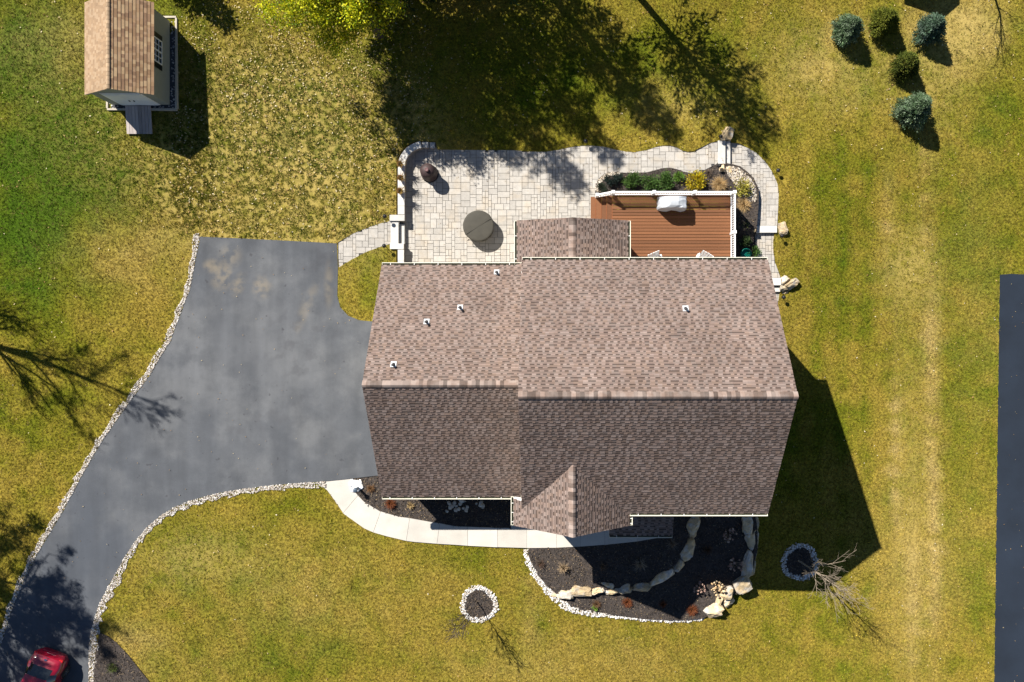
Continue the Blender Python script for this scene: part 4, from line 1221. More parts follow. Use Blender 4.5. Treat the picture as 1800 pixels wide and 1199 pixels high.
# ------------------------------------------------------------------ steps and seat walls
def cap_block(name, px0, py0, px1, py1, z, h, label, cat='step', mat='capstone'):
    a, b = W(px0, py0, z), W(px1, py1, z)
    o = MB().box(((a.x + b.x) / 2, (a.y + b.y) / 2, z - h / 2), (abs(b.x - a.x), abs(b.y - a.y), h)).build(name, MT[mat], bevel=.012)
    return tag(o, label, cat)
cap_block('stone_step', 686.5, 389, 700.5, 429, .445, .6, 'pale stone step nearest the entry path')
cap_block('stone_step', 702, 394, 711, 429, .25, .34, 'lower pale stone step at the patio edge beside the seat wall')
cap_block('stone_step', 1262, 247, 1275.3, 288, .012, .3, 'upper stone step at the bend of the back path')
cap_block('stone_step', 1275.5, 248, 1284, 289, -.165, .25, 'lower stone step at the bend of the back path')
cap_block('stone_step', 1326, 396.5, 1366, 409, -.35, .3, 'wide stone step across the side path')
cap_block('stone_step', 1340, 488.5, 1373, 501.5, -.55, .3, 'upper stone step beside the house corner')
cap_block('stone_step', 1340, 504, 1371.5, 513, -.73, .3, 'lower stone step beside the house corner')

def seat_wall(line, wpx, z, base, label, blocks=(), pillars=()):
    root = empty('seat_wall', W(*line[0], base)); tag(root, label, 'wall')
    inv = -root.location
    P = [W(a, b, z) for a, b in line]
    # resample
    D = [0]
    for i in range(len(P) - 1): D.append(D[-1] + (P[i + 1] - P[i]).length)
    def at_(s):
        for i in range(len(P) - 1):
            if s <= D[i + 1] + 1e-6: return P[i].lerp(P[i + 1], (s - D[i]) / (D[i + 1] - D[i]))
        return P[-1]
    def nr(s):
        e = .05; t = (at_(min(D[-1], s + e)) - at_(max(0, s - e))).normalized(); return Vector((-t.y, t.x, 0))
    hw = wpx / S / 2
    n = max(1, int(D[-1] / .42)); st = D[-1] / n
    for i in range(n):
        a, b = i * st + .004, (i + 1) * st - .004
        if n == 1: a, b = 0, D[-1]
        poly = []
        for s in (a, (a + b) / 2, b): poly.append(at_(s) + nr(s) * hw)
        for s in (b, (a + b) / 2, a): poly.append(at_(s) - nr(s) * hw)
        o = MB().prism([(q.x + inv.x, q.y + inv.y) for q in poly], z - .07 + inv.z, z + inv.z).build('cap_stone', MT['capstone'], root)
    mb = MB(); m = n * 2
    for i in range(m):
        a, b = i * D[-1] / m, (i + 1) * D[-1] / m
        poly = [at_(a) + nr(a) * hw * .85, at_(b) + nr(b) * hw * .85, at_(b) - nr(b) * hw * .85, at_(a) - nr(a) * hw * .85]
        mb.prism([(q.x + inv.x, q.y + inv.y) for q in poly], base - .2 + inv.z, z - .07 + inv.z)
    mb.build('wall_body', MT['wallstone'], root)
    for (cx, cy, sx, sy, zz) in blocks:
        c = W(cx, cy, zz)
        MB().box((c.x + inv.x, c.y + inv.y, zz - .035 + inv.z), (sx / S, sy / S, .07)).build('cap_stone', MT['capstone'], root, bevel=.01)
        MB().box((c.x + inv.x, c.y + inv.y, (zz - .07 + base - .2) / 2 + inv.z), (sx / S * .9, sy / S * .9, zz - .07 - base + .2)).build('block', MT['wallstone'], root)
    return root
seat_wall([(705, 377), (705, 340), (705, 300), (706.5, 283), (711, 272), (720.5, 262), (730.5, 256.5), (740, 254)], 11.5, .50, 0, 'curved stone seat wall carrying planters at the patio edge',
          blocks=((747.5, 254.5, 11, 10, .36), (759.5, 255.5, 9, 10, .22), (698, 383, 26, 10.5, .54)))
seat_wall([(704.5, 438.5), (704.5, 476)], 10.5, .50, 0, 'short stone seat wall running under the garage wing eave', blocks=((697.5, 433, 24, 9.5, .54),))

# ------------------------------------------------------------------ boulders
def rock_mesh(w, d, h, seed, round_=.35):
    q = random.Random(seed)
    bm = bmesh.new()
    for _ in range(26):
        p = Vector((q.uniform(-1, 1), q.uniform(-1, 1), q.uniform(-1, 1)))
        m = max(abs(p.x), abs(p.y), abs(p.z)); b = p / m
        s = p.normalized() * 1.1
        p = b.lerp(s, round_)
        bm.verts.new((p.x * w / 2, p.y * d / 2, p.z * h / 2))
    r = bmesh.ops.convex_hull(bm, input=bm.verts)
    bmesh.ops.delete(bm, geom=[v for v in bm.verts if not v.link_faces], context='VERTS')
    bmesh.ops.subdivide_edges(bm, edges=bm.edges[:], cuts=2, use_grid_fill=True)
    bmesh.ops.smooth_vert(bm, verts=bm.verts[:], factor=.35, use_axis_x=True, use_axis_y=True, use_axis_z=True)
    for v in bm.verts:
        n_ = mnoise.noise(v.co * 5 + Vector((seed * 3.1, 0, 0))) * .085 + mnoise.noise(v.co * 14 + Vector((0, seed, 0))) * .035
        v.co += v.co.normalized() * n_
    bmesh.ops.recalc_face_normals(bm, faces=bm.faces)
    me = bpy.data.meshes.new('boulder'); bm.to_mesh(me); bm.free()
    return me

def boulder_wall(items, label, f, group=None):
    c0 = G(items[0][0], items[0][1], f=f)
    root = empty('boulder_wall', c0); tag(root, label, 'stone wall')
    for i, (px, py, sx, sy, rot, zt, h) in enumerate(items):
        p = W(px, py, zt - h / 2)
        o = link('boulder', rock_mesh(sx / S * 1.18, sy / S * 1.2, h, i * 7 + int(px), .2), MT['boulder'], root)
        o.location = p - c0; o.rotation_euler = (random.uniform(-.08, .08), random.uniform(-.08, .08), R(rot))
    return root
boulder_wall([(987, 1042, 36, 14, -8, .55, .55), (1017, 1037, 40, 16, -5, .6, .65), (1049.6, 1036, 24, 11, 8, .52, .6), (1066, 1028, 22, 11, -5, .6, .5), (1075, 1037, 24, 10, 12, .5, .7), (1096, 1030, 31, 14, 0, .6, .9),
              (1128, 1029, 33, 17, 5, .6, 1.1), (1158, 1011, 50, 17, 32, .65, 1.3), (1188, 988, 23, 18, 40, .62, 1.4), (1205, 962, 36, 19, 70, .68, 1.5), (1213, 924, 40, 20, 72, .7, 1.6), (1217, 893, 26, 18, 80, .66, 1.6)],
             'row of tan boulders holding the upper mulch terrace', fU)
boulder_wall([(1312, 920, 17, 30, 4, -.1, 1.0), (1324, 921, 13, 31, 2, -.4, .9), (1315, 949, 15, 29, -6, -.15, 1.0), (1326, 960, 12, 48, -4, -.45, .9), (1312.5, 990, 16, 46, -8, -.15, 1.0), (1321, 998, 9, 25, -10, -.6, .7),
              (1303, 1025, 28, 25, 30, -.1, 1.1), (1277, 1042, 23, 19, 20, -.1, .9), (1278, 1055, 21, 15, 25, -.4, .7), (1262, 1053, 12, 16, -30, -.25, .7), (1253, 1069, 30, 22, 35, -.05, .9), (1314, 893, 20, 26, 4, -.1, 1.0)],
             'outer curve of pale boulders between lower mulch terrace and lawn', fL)
def boulder(px, py, sx, sy, rot, zt, h, label, seed):
    p = W(px, py, zt - h / 2)
    o = link('boulder', rock_mesh(sx / S * 1.2, sy / S * 1.2, h, seed, .25), MT['boulder'])
    o.location = p; o.rotation_euler = (0, 0, R(rot)); tag(o, label, 'boulder')
boulder(1279, 236, 15, 20, -20, .22, .5, 'tan boulder on the lawn at the top of the bend steps', 5)
boulder(1270.5, 243, 8, 9, 0, .1, .3, 'small tan stone tucked between path light and bend steps', 6)
boulder(1269, 297, 10, 11, 10, .18, .5, 'angular tan boulder on the mulch side of the bend steps', 7)
boulder(1280, 298, 11, 13, 0, .05, .5, 'squarish tan boulder between bend steps and deck gravel', 8)
boulder(1321, 398, 14, 22, -15, -.1, .7, 'large tilted boulder between gravel and the wide step', 9)
boulder(1374, 402, 15, 19, 10, -.22, .5, 'rounded tan boulder on the lawn end of the wide step', 10)
boulder(1380, 494, 12, 14, -20, -.4, .6, 'small upright boulder beside the upper corner step', 11)
boulder(1391, 499, 24, 13, 42, -.42, .7, 'long slanting boulder beside the corner steps', 12)
boulder(1376, 507, 11, 10, 0, -.5, .6, 'blocky boulder wedged beside the lower corner step', 13)
boulder(1379, 513, 11, 6, 20, -.75, .35, 'thin flat stone at the foot of the corner boulders', 14)

# gravel beside the deck
def fill_points(poly_px, z, n, up=.03):
    xs = [p[0] for p in poly_px]; ys = [p[1] for p in poly_px]
    a = rng.uniform(min(xs), max(xs), n); b = rng.uniform(min(ys), max(ys), n)
    k = inpoly(a, b, poly_px); a, b = a[k], b[k]
    zz = (z(a, b) if callable(z) else np.full(len(a), z)) + up
    kk = (1 - zz / H) / S
    return np.column_stack([(a - X0) * kk, (Y0 - b) * kk, zz])
GRAV = [(.50, .45, .38), (.34, .28, .21), (.58, .54, .48), (.20, .16, .13), (.42, .36, .28), (.10, .09, .085), (.52, .44, .33)]
cres = [(1285, 291.5), (1298, 295), (1310.5, 304.5), (1321.5, 315.5), (1328, 329), (1330.5, 344), (1329.5, 369), (1327, 392), (1320, 392), (1316, 372), (1309, 350), (1298, 330), (1288, 318), (1279, 308), (1278, 296)]
pebbles('gravel', fill_points(cres, lambda a, b: np.where(b < 355, -.03, -.42), 5200), .03, GRAV, 'crescent of tan river gravel beside the deck')
gl = [(1046.5, 336), (1047.5, 322), (1054, 314), (1065, 305), (1077, 302.3), (1090, 304.5), (1088, 309), (1072, 309), (1060, 317), (1054, 326), (1052, 337)]
pebbles('gravel', fill_points(gl, -.03, 2400), .03, GRAV, 'thin band of gravel edging the mulch bed by the deck stairs')

# mulch chips: loose bark on every bed
def chips(nm, poly, f, n):
    xs = [p[0] for p in poly]; ys = [p[1] for p in poly]
    a = rng.uniform(min(xs), max(xs), n); b = rng.uniform(min(ys), max(ys), n)
    k = inpoly(a, b, poly)
    for h in HIDE: k &= ~((a > h[0]) & (a < h[2]) & (b > h[1]) & (b < h[3]))
    a, b = a[k], b[k]; n = len(a)
    P = np.column_stack([a, b, f(a, b) + rng.uniform(.0, .025, n)])
    d = rng.normal(size=(n, 3)); d[:, 2] *= .25
    V, F = cards(P, rng.uniform(.06, .16, n), rng.uniform(.025, .055, n), d, flat=.6)
    c = pal(n, [(.036, .03, .027), (.055, .043, .035), (.026, .022, .021), (.085, .064, .048), (.033, .028, .026), (.16, .12, .08), (.06, .045, .035)])
    return np_mesh('mulch_chips', V, F, c, MT['chip'], None, 'stuff')
for nm, poly, f in REG:
    if nm.startswith('bed') or nm.startswith('ring'):
        o = chips(nm, poly, f, {'bed_upper': 7000, 'bed_lower': 10000, 'bed_front': 6000, 'bed_deck': 7000, 'bed_corner': 3000}.get(nm, 1200))
        o['label'] = 'loose bark chips on the ' + RO[nm]['label']

# ------------------------------------------------------------------ plants
def leafy(name, px, py, r, h, cols, label, cat='shrub', n=900, L=.09, Wd=.05, z=None, f=None, seed=1, lobes=9, up=0.0, matn='plant', group=None):
    rs = np.random.RandomState(seed)
    base = W(px, py, z) if z is not None else G(px, py, f=f)
    root = empty(name, base); tag(root, label, cat, group)
    mb = MB()
    lc = []
    for k in range(lobes):
        a = rs.uniform(0, 6.28); rr = r * math.sqrt(rs.uniform(0, .75)); zz = h * rs.uniform(.45, .95) * (1 - .35 * (rr / r) ** 2)
        c = Vector((rr * math.cos(a), rr * math.sin(a), zz)); lc.append(c)
        mb.tube([(0, 0, -.05), (c.x * .4, c.y * .4, zz * .55), c], [.016, .011, .004], 5)
    mb.build('stems', MT['bark'], root)
    lc = np.array([tuple(c) for c in lc])
    idx = rs.randint(lobes, size=n)
    off = rs.normal(size=(n, 3)) * np.array((r * .30, r * .30, h * .2))
    P = lc[idx] + off; P[:, 2] = np.clip(P[:, 2], .03, None)
    d = P - np.array((0, 0, h * .25)); d[:, 2] += up; d = d + rs.normal(size=(n, 3)) * .35 * np.linalg.norm(d, axis=1, keepdims=True)
    V, F = cards(P, rs.uniform(.7, 1.3, n) * L, rs.uniform(.7, 1.3, n) * Wd, d, rs, flat=.5)
    np_mesh('foliage', V, F, pal(n, cols, rs, .25), MT[matn], root)
    return root

def tuft(name, px, py, r, h, cols, label, n=260, wd=.012, z=None, f=None, seed=1, droop=.5, cat='ornamental grass', group=None):
    rs = np.random.RandomState(seed)
    base = W(px, py, z) if z is not None else G(px, py, f=f)
    a = rs.uniform(0, 6.28, n); q = r * rs.uniform(.1, 1.0, n); hh = h * rs.uniform(.55, 1.05, n) * (1 - .35 * (q / r))
    b0 = np.column_stack([np.cos(a), np.sin(a), np.zeros(n)]) * (rs.uniform(0, .12, n) * r * 2)[:, None]
    mid = b0 + np.column_stack([np.cos(a) * q * .45, np.sin(a) * q * .45, hh * .9]); tip = b0 + np.column_stack([np.cos(a) * q, np.sin(a) * q, hh * (1 - droop * rs.uniform(.0, .8, n))])
    s = np.column_stack([-np.sin(a), np.cos(a), np.zeros(n)]) * wd / 2
    V = np.stack([b0 - s, b0 + s, mid + s * .8, mid - s * .8, tip], 1).reshape(-1, 3)
    base_i = (np.arange(n) * 5)[:, None]
    F = np.concatenate([base_i + np.array([[0, 1, 2]]), base_i + np.array([[0, 2, 3]]), base_i + np.array([[3, 2, 4]])], 1).reshape(-1, 3)
    o = np_mesh(name, V, F, np.repeat(pal(n, cols, rs, .3), 3, axis=0), MT['plant'])
    o.location = base
    return tag(o, label, cat, group)

GRN = [(.05, .105, .022), (.075, .15, .028), (.035, .075, .018), (.10, .18, .04)]
leafy('boxwood_shrub', 1113, 319, .36, .55, GRN, 'green leafy shrub closest to the dark junipers by the deck stairs', z=-.03, seed=3, n=1200)
leafy('boxwood_shrub', 1140, 322, .38, .55, GRN, 'green leafy shrub in the middle of three along the deck railing', z=-.03, seed=4, n=1200)
leafy('boxwood_shrub', 1169, 322, .38, .55, GRN, 'green leafy shrub of three, next to the lime mound', z=-.03, seed=5, n=1200)
leafy('juniper_shrub', 1074, 315, .30, .45, [(.016, .028, .024), (.022, .04, .032), (.012, .02, .018)], 'dark blue green juniper behind the deck stairs', z=-.03, seed=6, n=1200, L=.07, Wd=.03)
leafy('juniper_shrub', 1086, 312, .2, .35, [(.03, .05, .042), (.022, .04, .032)], 'smaller grey green juniper touching the gravel band', z=-.03, seed=7, n=700, L=.06, Wd=.03)
leafy('juniper_shrub', 1058, 329, .22, .3, [(.03, .045, .025), (.02, .033, .02)], 'low dull green juniper at the foot of the deck stairs', z=-.03, seed=8, n=600, L=.06, Wd=.03)
leafy('mound_shrub', 1192, 311, .24, .42, [(.10, .20, .02), (.13, .25, .03), (.07, .15, .015)], 'small round lime green mound in the deck bed', z=-.03, seed=9, n=800, L=.06, Wd=.03)
leafy('yellow_shrub', 1220, 320, .42, .6, [(.45, .33, .012), (.52, .42, .02), (.33, .25, .01), (.25, .24, .02)], 'bright yellow leaved shrub against the deck railing', z=-.03, seed=10, n=900, L=.1, Wd=.06)
leafy('yellow_shrub', 1301, 329, .42, .5, [(.36, .30, .05), (.42, .37, .09), (.26, .26, .04)], 'yellow green shrub at the outer corner of the deck', z=-.05, seed=11, n=900, L=.09, Wd=.045)
TANG = [(.42, .27, .11), (.50, .34, .16), (.34, .21, .085), (.55, .41, .22)]
tuft('fountain_grass', 1262, 326, .46, .75, TANG, 'dry tan grass clump between yellow shrub and bend steps', z=-.04, n=900, seed=3)
tuft('fountain_grass', 1304, 361, .46, .7, TANG, 'dry tan grass clump beside the deck side railing', z=-.3, n=900, seed=4)
tuft('fountain_grass', 1245, 306, .26, .25, [(.10, .075, .055), (.15, .11, .08), (.07, .05, .04)], 'small withered brown plant on the mulch near bend steps', z=-.03, n=240, seed=5)
leafy('hosta_plant', 1306, 395, .3, .4, [(.09, .12, .03), (.2, .22, .08), (.05, .09, .03)], 'variegated green shrub in the shade of the deck', z=-.43, seed=12, n=420, L=.12, Wd=.05)
leafy('hosta_plant', 1306, 425, .26, .4, [(.05, .09, .03), (.10, .15, .05)], 'dark green shrub below the deck near the hose reel', z=-.45, seed=13, n=420, L=.1, Wd=.05)
leafy('hosta_plant', 1325, 445, .24, .4, GRN, 'leafy green plant between hose reel and paver path', z=-.45, seed=14, n=500)
# dry plants of the front terraces
DRY1 = [(.20, .13, .08), (.26, .18, .11), (.13, .085, .055)]
def stick_plant(px, py, r, h, cols, label, f, n=46, seed=1, wd=.014):
    return tuft('dormant_perennial', px, py, r, h, cols, label, n=n, wd=wd, f=f, seed=seed, droop=.15, cat='plant')
stick_plant(950, 990, .36, .45, [(.09, .055, .04), (.14, .085, .055)], 'dormant brown twiggy plant next to the white edging of the upper terrace', fU, 60, 1)
tuft('dormant_perennial', 990, 996, .40, .6, [(.36, .26, .16), (.44, .33, .21), (.24, .17, .10)], 'pale straw coloured grass clump on the sunny upper terrace', n=110, wd=.022, f=fU, seed=2, droop=.7, cat='plant')
stick_plant(1059, 994, .34, .5, DRY1, 'dormant twiggy plant in the shade edge of the upper terrace', fU, 60, 3)
tuft('dormant_perennial', 1125, 990, .46, .6, [(.30, .24, .18), (.36, .3, .22)], 'pale spreading dormant clump in the shaded upper terrace', n=70, wd=.02, f=fU, seed=4, droop=.3, cat='plant')
tuft('dormant_perennial', 1180, 953, .42, .6, [(.24, .19, .14), (.2, .16, .12)], 'dormant twiggy clump beside the low porch roof', n=60, wd=.016, f=fU, seed=5, droop=.3, cat='plant')
RED = [(.17, .05, .018), (.24, .085, .03), (.12, .035, .015)]
tuft('dormant_perennial', 1048, 1061, .28, .28, [(.13, .075, .04), (.18, .1, .05)], 'faded brown clump beside the lime sprout on lower terrace', n=260, f=fL, seed=6, cat='plant')
leafy('sprouting_plant', 1046, 1068, .13, .2, [(.16, .30, .03), (.22, .38, .05)], 'small bright lime sprout on the lower terrace', 'plant', n=220, L=.06, Wd=.035, f=fL, seed=15, lobes=4)
tuft('dormant_perennial', 1102, 1058, .32, .3, RED, 'rust red grassy clump in the sun on the lower terrace', n=420, f=fL, seed=7, cat='plant')
tuft('dormant_perennial', 1165, 1061, .26, .28, RED, 'rust red clump half in shade on the lower terrace', n=200, f=fL, seed=8, cat='plant')
tuft('dormant_perennial', 1216, 1071, .36, .32, RED, 'rust red clump beside the large end boulder of the outer wall', n=460, f=fL, seed=9, cat='plant')
tuft('dormant_perennial', 1243, 966, .34, .3, [(.09, .05, .03), (.12, .07, .04)], 'dim brown clump in deep shade between boulder walls', n=160, f=fL, seed=10, cat='plant')
tuft('dormant_perennial', 687, 884, .34, .4, RED, 'rust red clump under the garage wing gutter', n=420, z=ZW - .02, seed=11, cat='plant')
tuft('dormant_perennial', 652, 858, .28, .3, [(.22, .12, .05), (.16, .085, .04)], 'brown clump behind the little lamp of the front bed', n=200, z=ZW - .02, seed=12, cat='plant')
tuft('dormant_perennial', 722, 888, .26, .25, [(.40, .29, .14), (.3, .21, .1)], 'small straw clump in front of the garage wing', n=90, wd=.02, z=ZW - .02, seed=13, cat='plant')
def hydrangea(px, py, r, h, label, nh, cols, f, seed):
    q = random.Random(seed)
    base = G(px, py, f=f); root = empty('hydrangea', base); tag(root, label, 'plant')
    st = MB(); hd = []
    for k in range(nh):
        a = q.uniform(0, 6.28); rr = r * math.sqrt(q.random()); p = Vector((rr * math.cos(a), rr * math.sin(a), h * q.uniform(.6, 1)))
        st.tube([(p.x * .15, p.y * .15, -.03), (p.x * .6, p.y * .6, p.z * .6), p], [.008, .007, .005], 5); hd.append(tuple(p))
    st.build('stems', MT['twig'], root)
    pebbles('flower_heads', np.array(hd), .055, cols, None, parent=root, flatz=1.0)['kind'] = 'stuff'
HY = [(.30, .20, .16), (.36, .26, .2), (.24, .15, .12)]
hydrangea(1280, 937, .36, .5, 'dried flower cluster in shade nearest the house between boulder walls', 26, HY, fL, 1)
hydrangea(1290, 990, .40, .5, 'dried flower cluster beside the long boulder of the outer wall', 30, HY, fL, 2)
hydrangea(1227, 1030, .32, .45, 'sparse dried flower cluster in the middle of the lower terrace', 20, HY, fL, 3)
hydrangea(1260, 1029, .38, .5, 'sunlit tan dried flower cluster next to the outer boulders', 40, [(.50, .36, .20), (.58, .44, .27), (.4, .27, .14)], fL, 4)
leafy('mound_shrub', 200, 1172, .22, .4, [(.09, .12, .02), (.06, .09, .02), (.13, .16, .03)], 'tiny green shrub on the mulch corner by the driveway', z=None, seed=16, n=500, L=.05, Wd=.025)
rk = fill_points([(785, 876), (850, 876), (850, 902), (785, 902)], ZW - .02, 26, .03)
pebbles('pale_rocks', rk, .10, [(.45, .40, .33), (.52, .47, .4)], 'scattered pale rocks in the shaded front bed')

def spruce(px, py, h, r, cols, label, seed, n=17000):
    rs = np.random.RandomState(seed)
    base = G(px, py); root = empty('spruce_shrub', base); tag(root, label, 'conifer', None)
    MB().tube([(0, 0, -.1), (0, 0, h * .9)], [.05, .012], 8).build('trunk', MT['bark'], root)
    # shoots: whorled branches, each a spray of needles
    nb = 620
    t = rs.uniform(.0, 1, nb)
    a = rs.uniform(0, 6.28, nb)
    rad = r * np.clip((1 - t ** 1.5), .05, 1) ** .8 * rs.uniform(.8, 1.06, nb) * (.75 + .25 * np.clip(t / .15, 0, 1)) * (1 + .14 * np.sin(3 * a + seed) + .09 * np.sin(7 * a + 2 * seed))
    tip = np.column_stack([np.cos(a) * rad, np.sin(a) * rad, t * h * .95 + .12])
    k = n // nb
    s = rs.uniform(.35, 1.02, (nb, k, 1))
    root_ = np.column_stack([np.zeros(nb), np.zeros(nb), t * h * .97 + .1])
    P = root_[:, None] * (1 - s) + tip[:, None] * s + rs.normal(size=(nb, k, 3)) * .035
    d = (tip - root_)[:, None] / np.linalg.norm(tip - root_, axis=1)[:, None, None] + rs.normal(size=(nb, k, 3)) * .55 + np.array((0, 0, .35))
    P = P.reshape(-1, 3); d = d.reshape(-1, 3); m = len(P)
    V, F = cards(P, rs.uniform(.06, .13, m), rs.uniform(.025, .045, m), d, rs)
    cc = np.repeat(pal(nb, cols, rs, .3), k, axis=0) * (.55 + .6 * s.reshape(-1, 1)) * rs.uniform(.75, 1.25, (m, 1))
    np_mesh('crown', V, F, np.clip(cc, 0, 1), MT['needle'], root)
    # needle litter around the foot
    return root
BLU = [(.080, .130, .062), (.115, .170, .090), (.05, .09, .04), (.17, .225, .145)]; DGR = [(.055, .075, .010), (.085, .10, .014), (.04, .055, .009), (.12, .125, .02)]
spruce(1481, 60, 1.9, .80, BLU, 'blue spruce shrub paired with the yellow green conifer', 1)
spruce(1545, 47, 1.7, .79, [(.10, .115, .012), (.14, .15, .02), (.07, .085, .01)], 'yellow green conifer shrub between two blue spruces', 2)
spruce(1624, 60, 1.9, .80, [(.06, .105, .065), (.085, .14, .09), (.045, .08, .045), (.13, .18, .14)], 'blue green spruce shrub near the bare worn soil', 3)
spruce(1583, 122, 1.6, .77, DGR, 'dark green conifer shrub above the largest blue spruce', 4)
spruce(1595, 200, 2.2, .98, BLU, 'largest blue spruce shrub standing lowest on the slope', 5, 22000)

# ------------------------------------------------------------------ trees
def branch_tree(seed, h, r0, spread=.55, levels=4, trunk_frac=.28, nb=(7, 5, 4, 4), lean=(0, 0), up=.25, ratio=.55, crook=.12, minr=.004):
    """trunk and limbs as tapered tubes; returns trunk MB, branch MB, twig tip list"""
    q = random.Random(seed)
    tr = MB(); br = MB(); tips = []
    def grow(p, d, L, r, lev, mb):
        n = 5 if lev == 0 else 4
        pts = [p]; dd = d.copy()
        for i in range(n):
            dd = (dd + Vector((q.gauss(0, crook), q.gauss(0, crook), q.gauss(0, crook * .5) + up * (.12 if lev else .0)))).normalized()
            pts.append(pts[-1] + dd * (L / n))
        rad = [max(minr, r * (1 - .62 * i / n)) for i in range(n + 1)]
        mb.tube(pts, rad, 8 if lev == 0 else (5 if lev < 3 else 3), cap=False)
        if lev == levels - 1:
            tips.extend(pts[1:]); return
        k = nb[lev]
        for i in range(k):
            t = (trunk_frac + (1 - trunk_frac) * (i + q.random()) / k) if lev == 0 else q.uniform(.25, 1)
            j = min(n - 1, int(t * n)); u = t * n - j
            s = pts[j].lerp(pts[j + 1], min(1, u))
            ax = (pts[j + 1] - pts[j]).normalized()
            a = q.uniform(0, 6.28) if lev else i * 2.4 + q.uniform(-.4, .4)
            side = ax.orthogonal().normalized(); side.rotate(Matrix.Rotation(a, 3, ax))
            sp = spread * q.uniform(.7, 1.3) * (1.1 if lev else 1.0)
            nd = (ax * math.cos(sp) + side * math.sin(sp)).normalized()
            ll = L * ratio * q.uniform(.75, 1.2) * ((1.15 - .55 * t) if lev == 0 else 1)
            grow(s, nd, ll, max(minr, r * (1 - .62 * t) * .55), lev + 1, br)
        if lev == 0: grow(pts[-1], dd, L * .3, r * .35, 1, br)
    d0 = Vector((lean[0], lean[1], 1)).normalized()
    grow(Vector((0, 0, -.15)), d0, h * .8, r0, 0, tr)
    return tr, br, tips

def bare_tree(name, base, label, cat='tree', mat='bark', **kw):
    root = empty(name, base); tag(root, label, cat)
    tr, br, tips = branch_tree(**kw)
    tr.build('trunk', MT[mat], root, smooth=True); br.build('crown', MT[mat], root, smooth=True)
    return root
# young trees in the two rings
bare_tree('young_tree', G(1402, 985), 'bare young tree with pale spreading branches in the shaded stone ring', mat='twig', seed=21, h=5.6, r0=.05, spread=.55, levels=4, trunk_frac=.25, nb=(17, 5, 3), ratio=.44, up=.3, crook=.06, minr=.006, lean=(.16, -.12))
bare_tree('young_tree', G(839, 1057), 'thin bare sapling in the sunny stone ring', mat='bark', seed=5, h=4.2, r0=.030, spread=.42, levels=4, trunk_frac=.36, nb=(14, 6, 3), ratio=.38, up=.5, crook=.07, minr=.008, lean=(0, 0))

def leaf_tree(base, label, seed, h, crown_c, crown_r, cols, nl=26000, L=.13):
    rs = np.random.RandomState(seed)
    root = empty('maple_tree', base); tag(root, label, 'tree')
    q = random.Random(seed)
    tr = MB(); br = MB(); clumps = []
    top = Vector(crown_c)
    tr.tube([(0, 0, -.3), (top.x * .15, top.y * .15, h * .25), (top.x * .5, top.y * .5, h * .55), (top.x * .9, top.y * .9, h * .85)], [.24, .19, .12, .05], 10)
    for k in range(24):
        d = Vector((q.gauss(0, 1), q.gauss(0, 1), q.gauss(0, .8))).normalized()
        e = top + Vector((d.x * crown_r[0], d.y * crown_r[1], d.z * crown_r[2])) * q.uniform(.55, 1.15)
        s0 = Vector((top.x * .5, top.y * .5, h * q.uniform(.35, .75)))
        m = s0.lerp(e, .55) + Vector((0, 0, .3))
        br.tube([s0, m, e], [.06, .035, .012], 5)
        for j in range(7):
            t = q.uniform(.45, 1.1); p = m.lerp(e, min(1, t)) + Vector((q.gauss(0, .55), q.gauss(0, .55), q.gauss(0, .4)))
            br.tube([m.lerp(e, min(1, t) * .8), p], [.014, .005], 4); clumps.append(tuple(p))
    tr.build('trunk', MT['bark'], root, smooth=True); br.build('limbs', MT['bark'], root)
    cl = np.array(clumps); idx = rs.randint(len(cl), size=nl)
    P = cl[idx] + rs.normal(size=(nl, 3)) * np.array((.24, .24, .17))
    V, F = cards(P, rs.uniform(.6, 1.4, nl) * L, rs.uniform(.6, 1.3, nl) * L * .75, None, rs, flat=.35)
    tone = rs.uniform(.6, 1.35, (len(cl), 1))
    np_mesh('crown', V, F, np.clip(pal(nl, cols, rs, .25) * tone[idx], 0, 1), MT['leaf'], root)
    return root
LIME = [(.33, .36, .006), (.46, .46, .008), (.17, .25, .006), (.56, .52, .012)]
leaf_tree(G(668, 62), 'maple tree with fresh lime green spring leaves', 3, 7.5, (-.7, .9, 5.0), (2.8, 2.4, 2.0), LIME, nl=40000, L=.11)

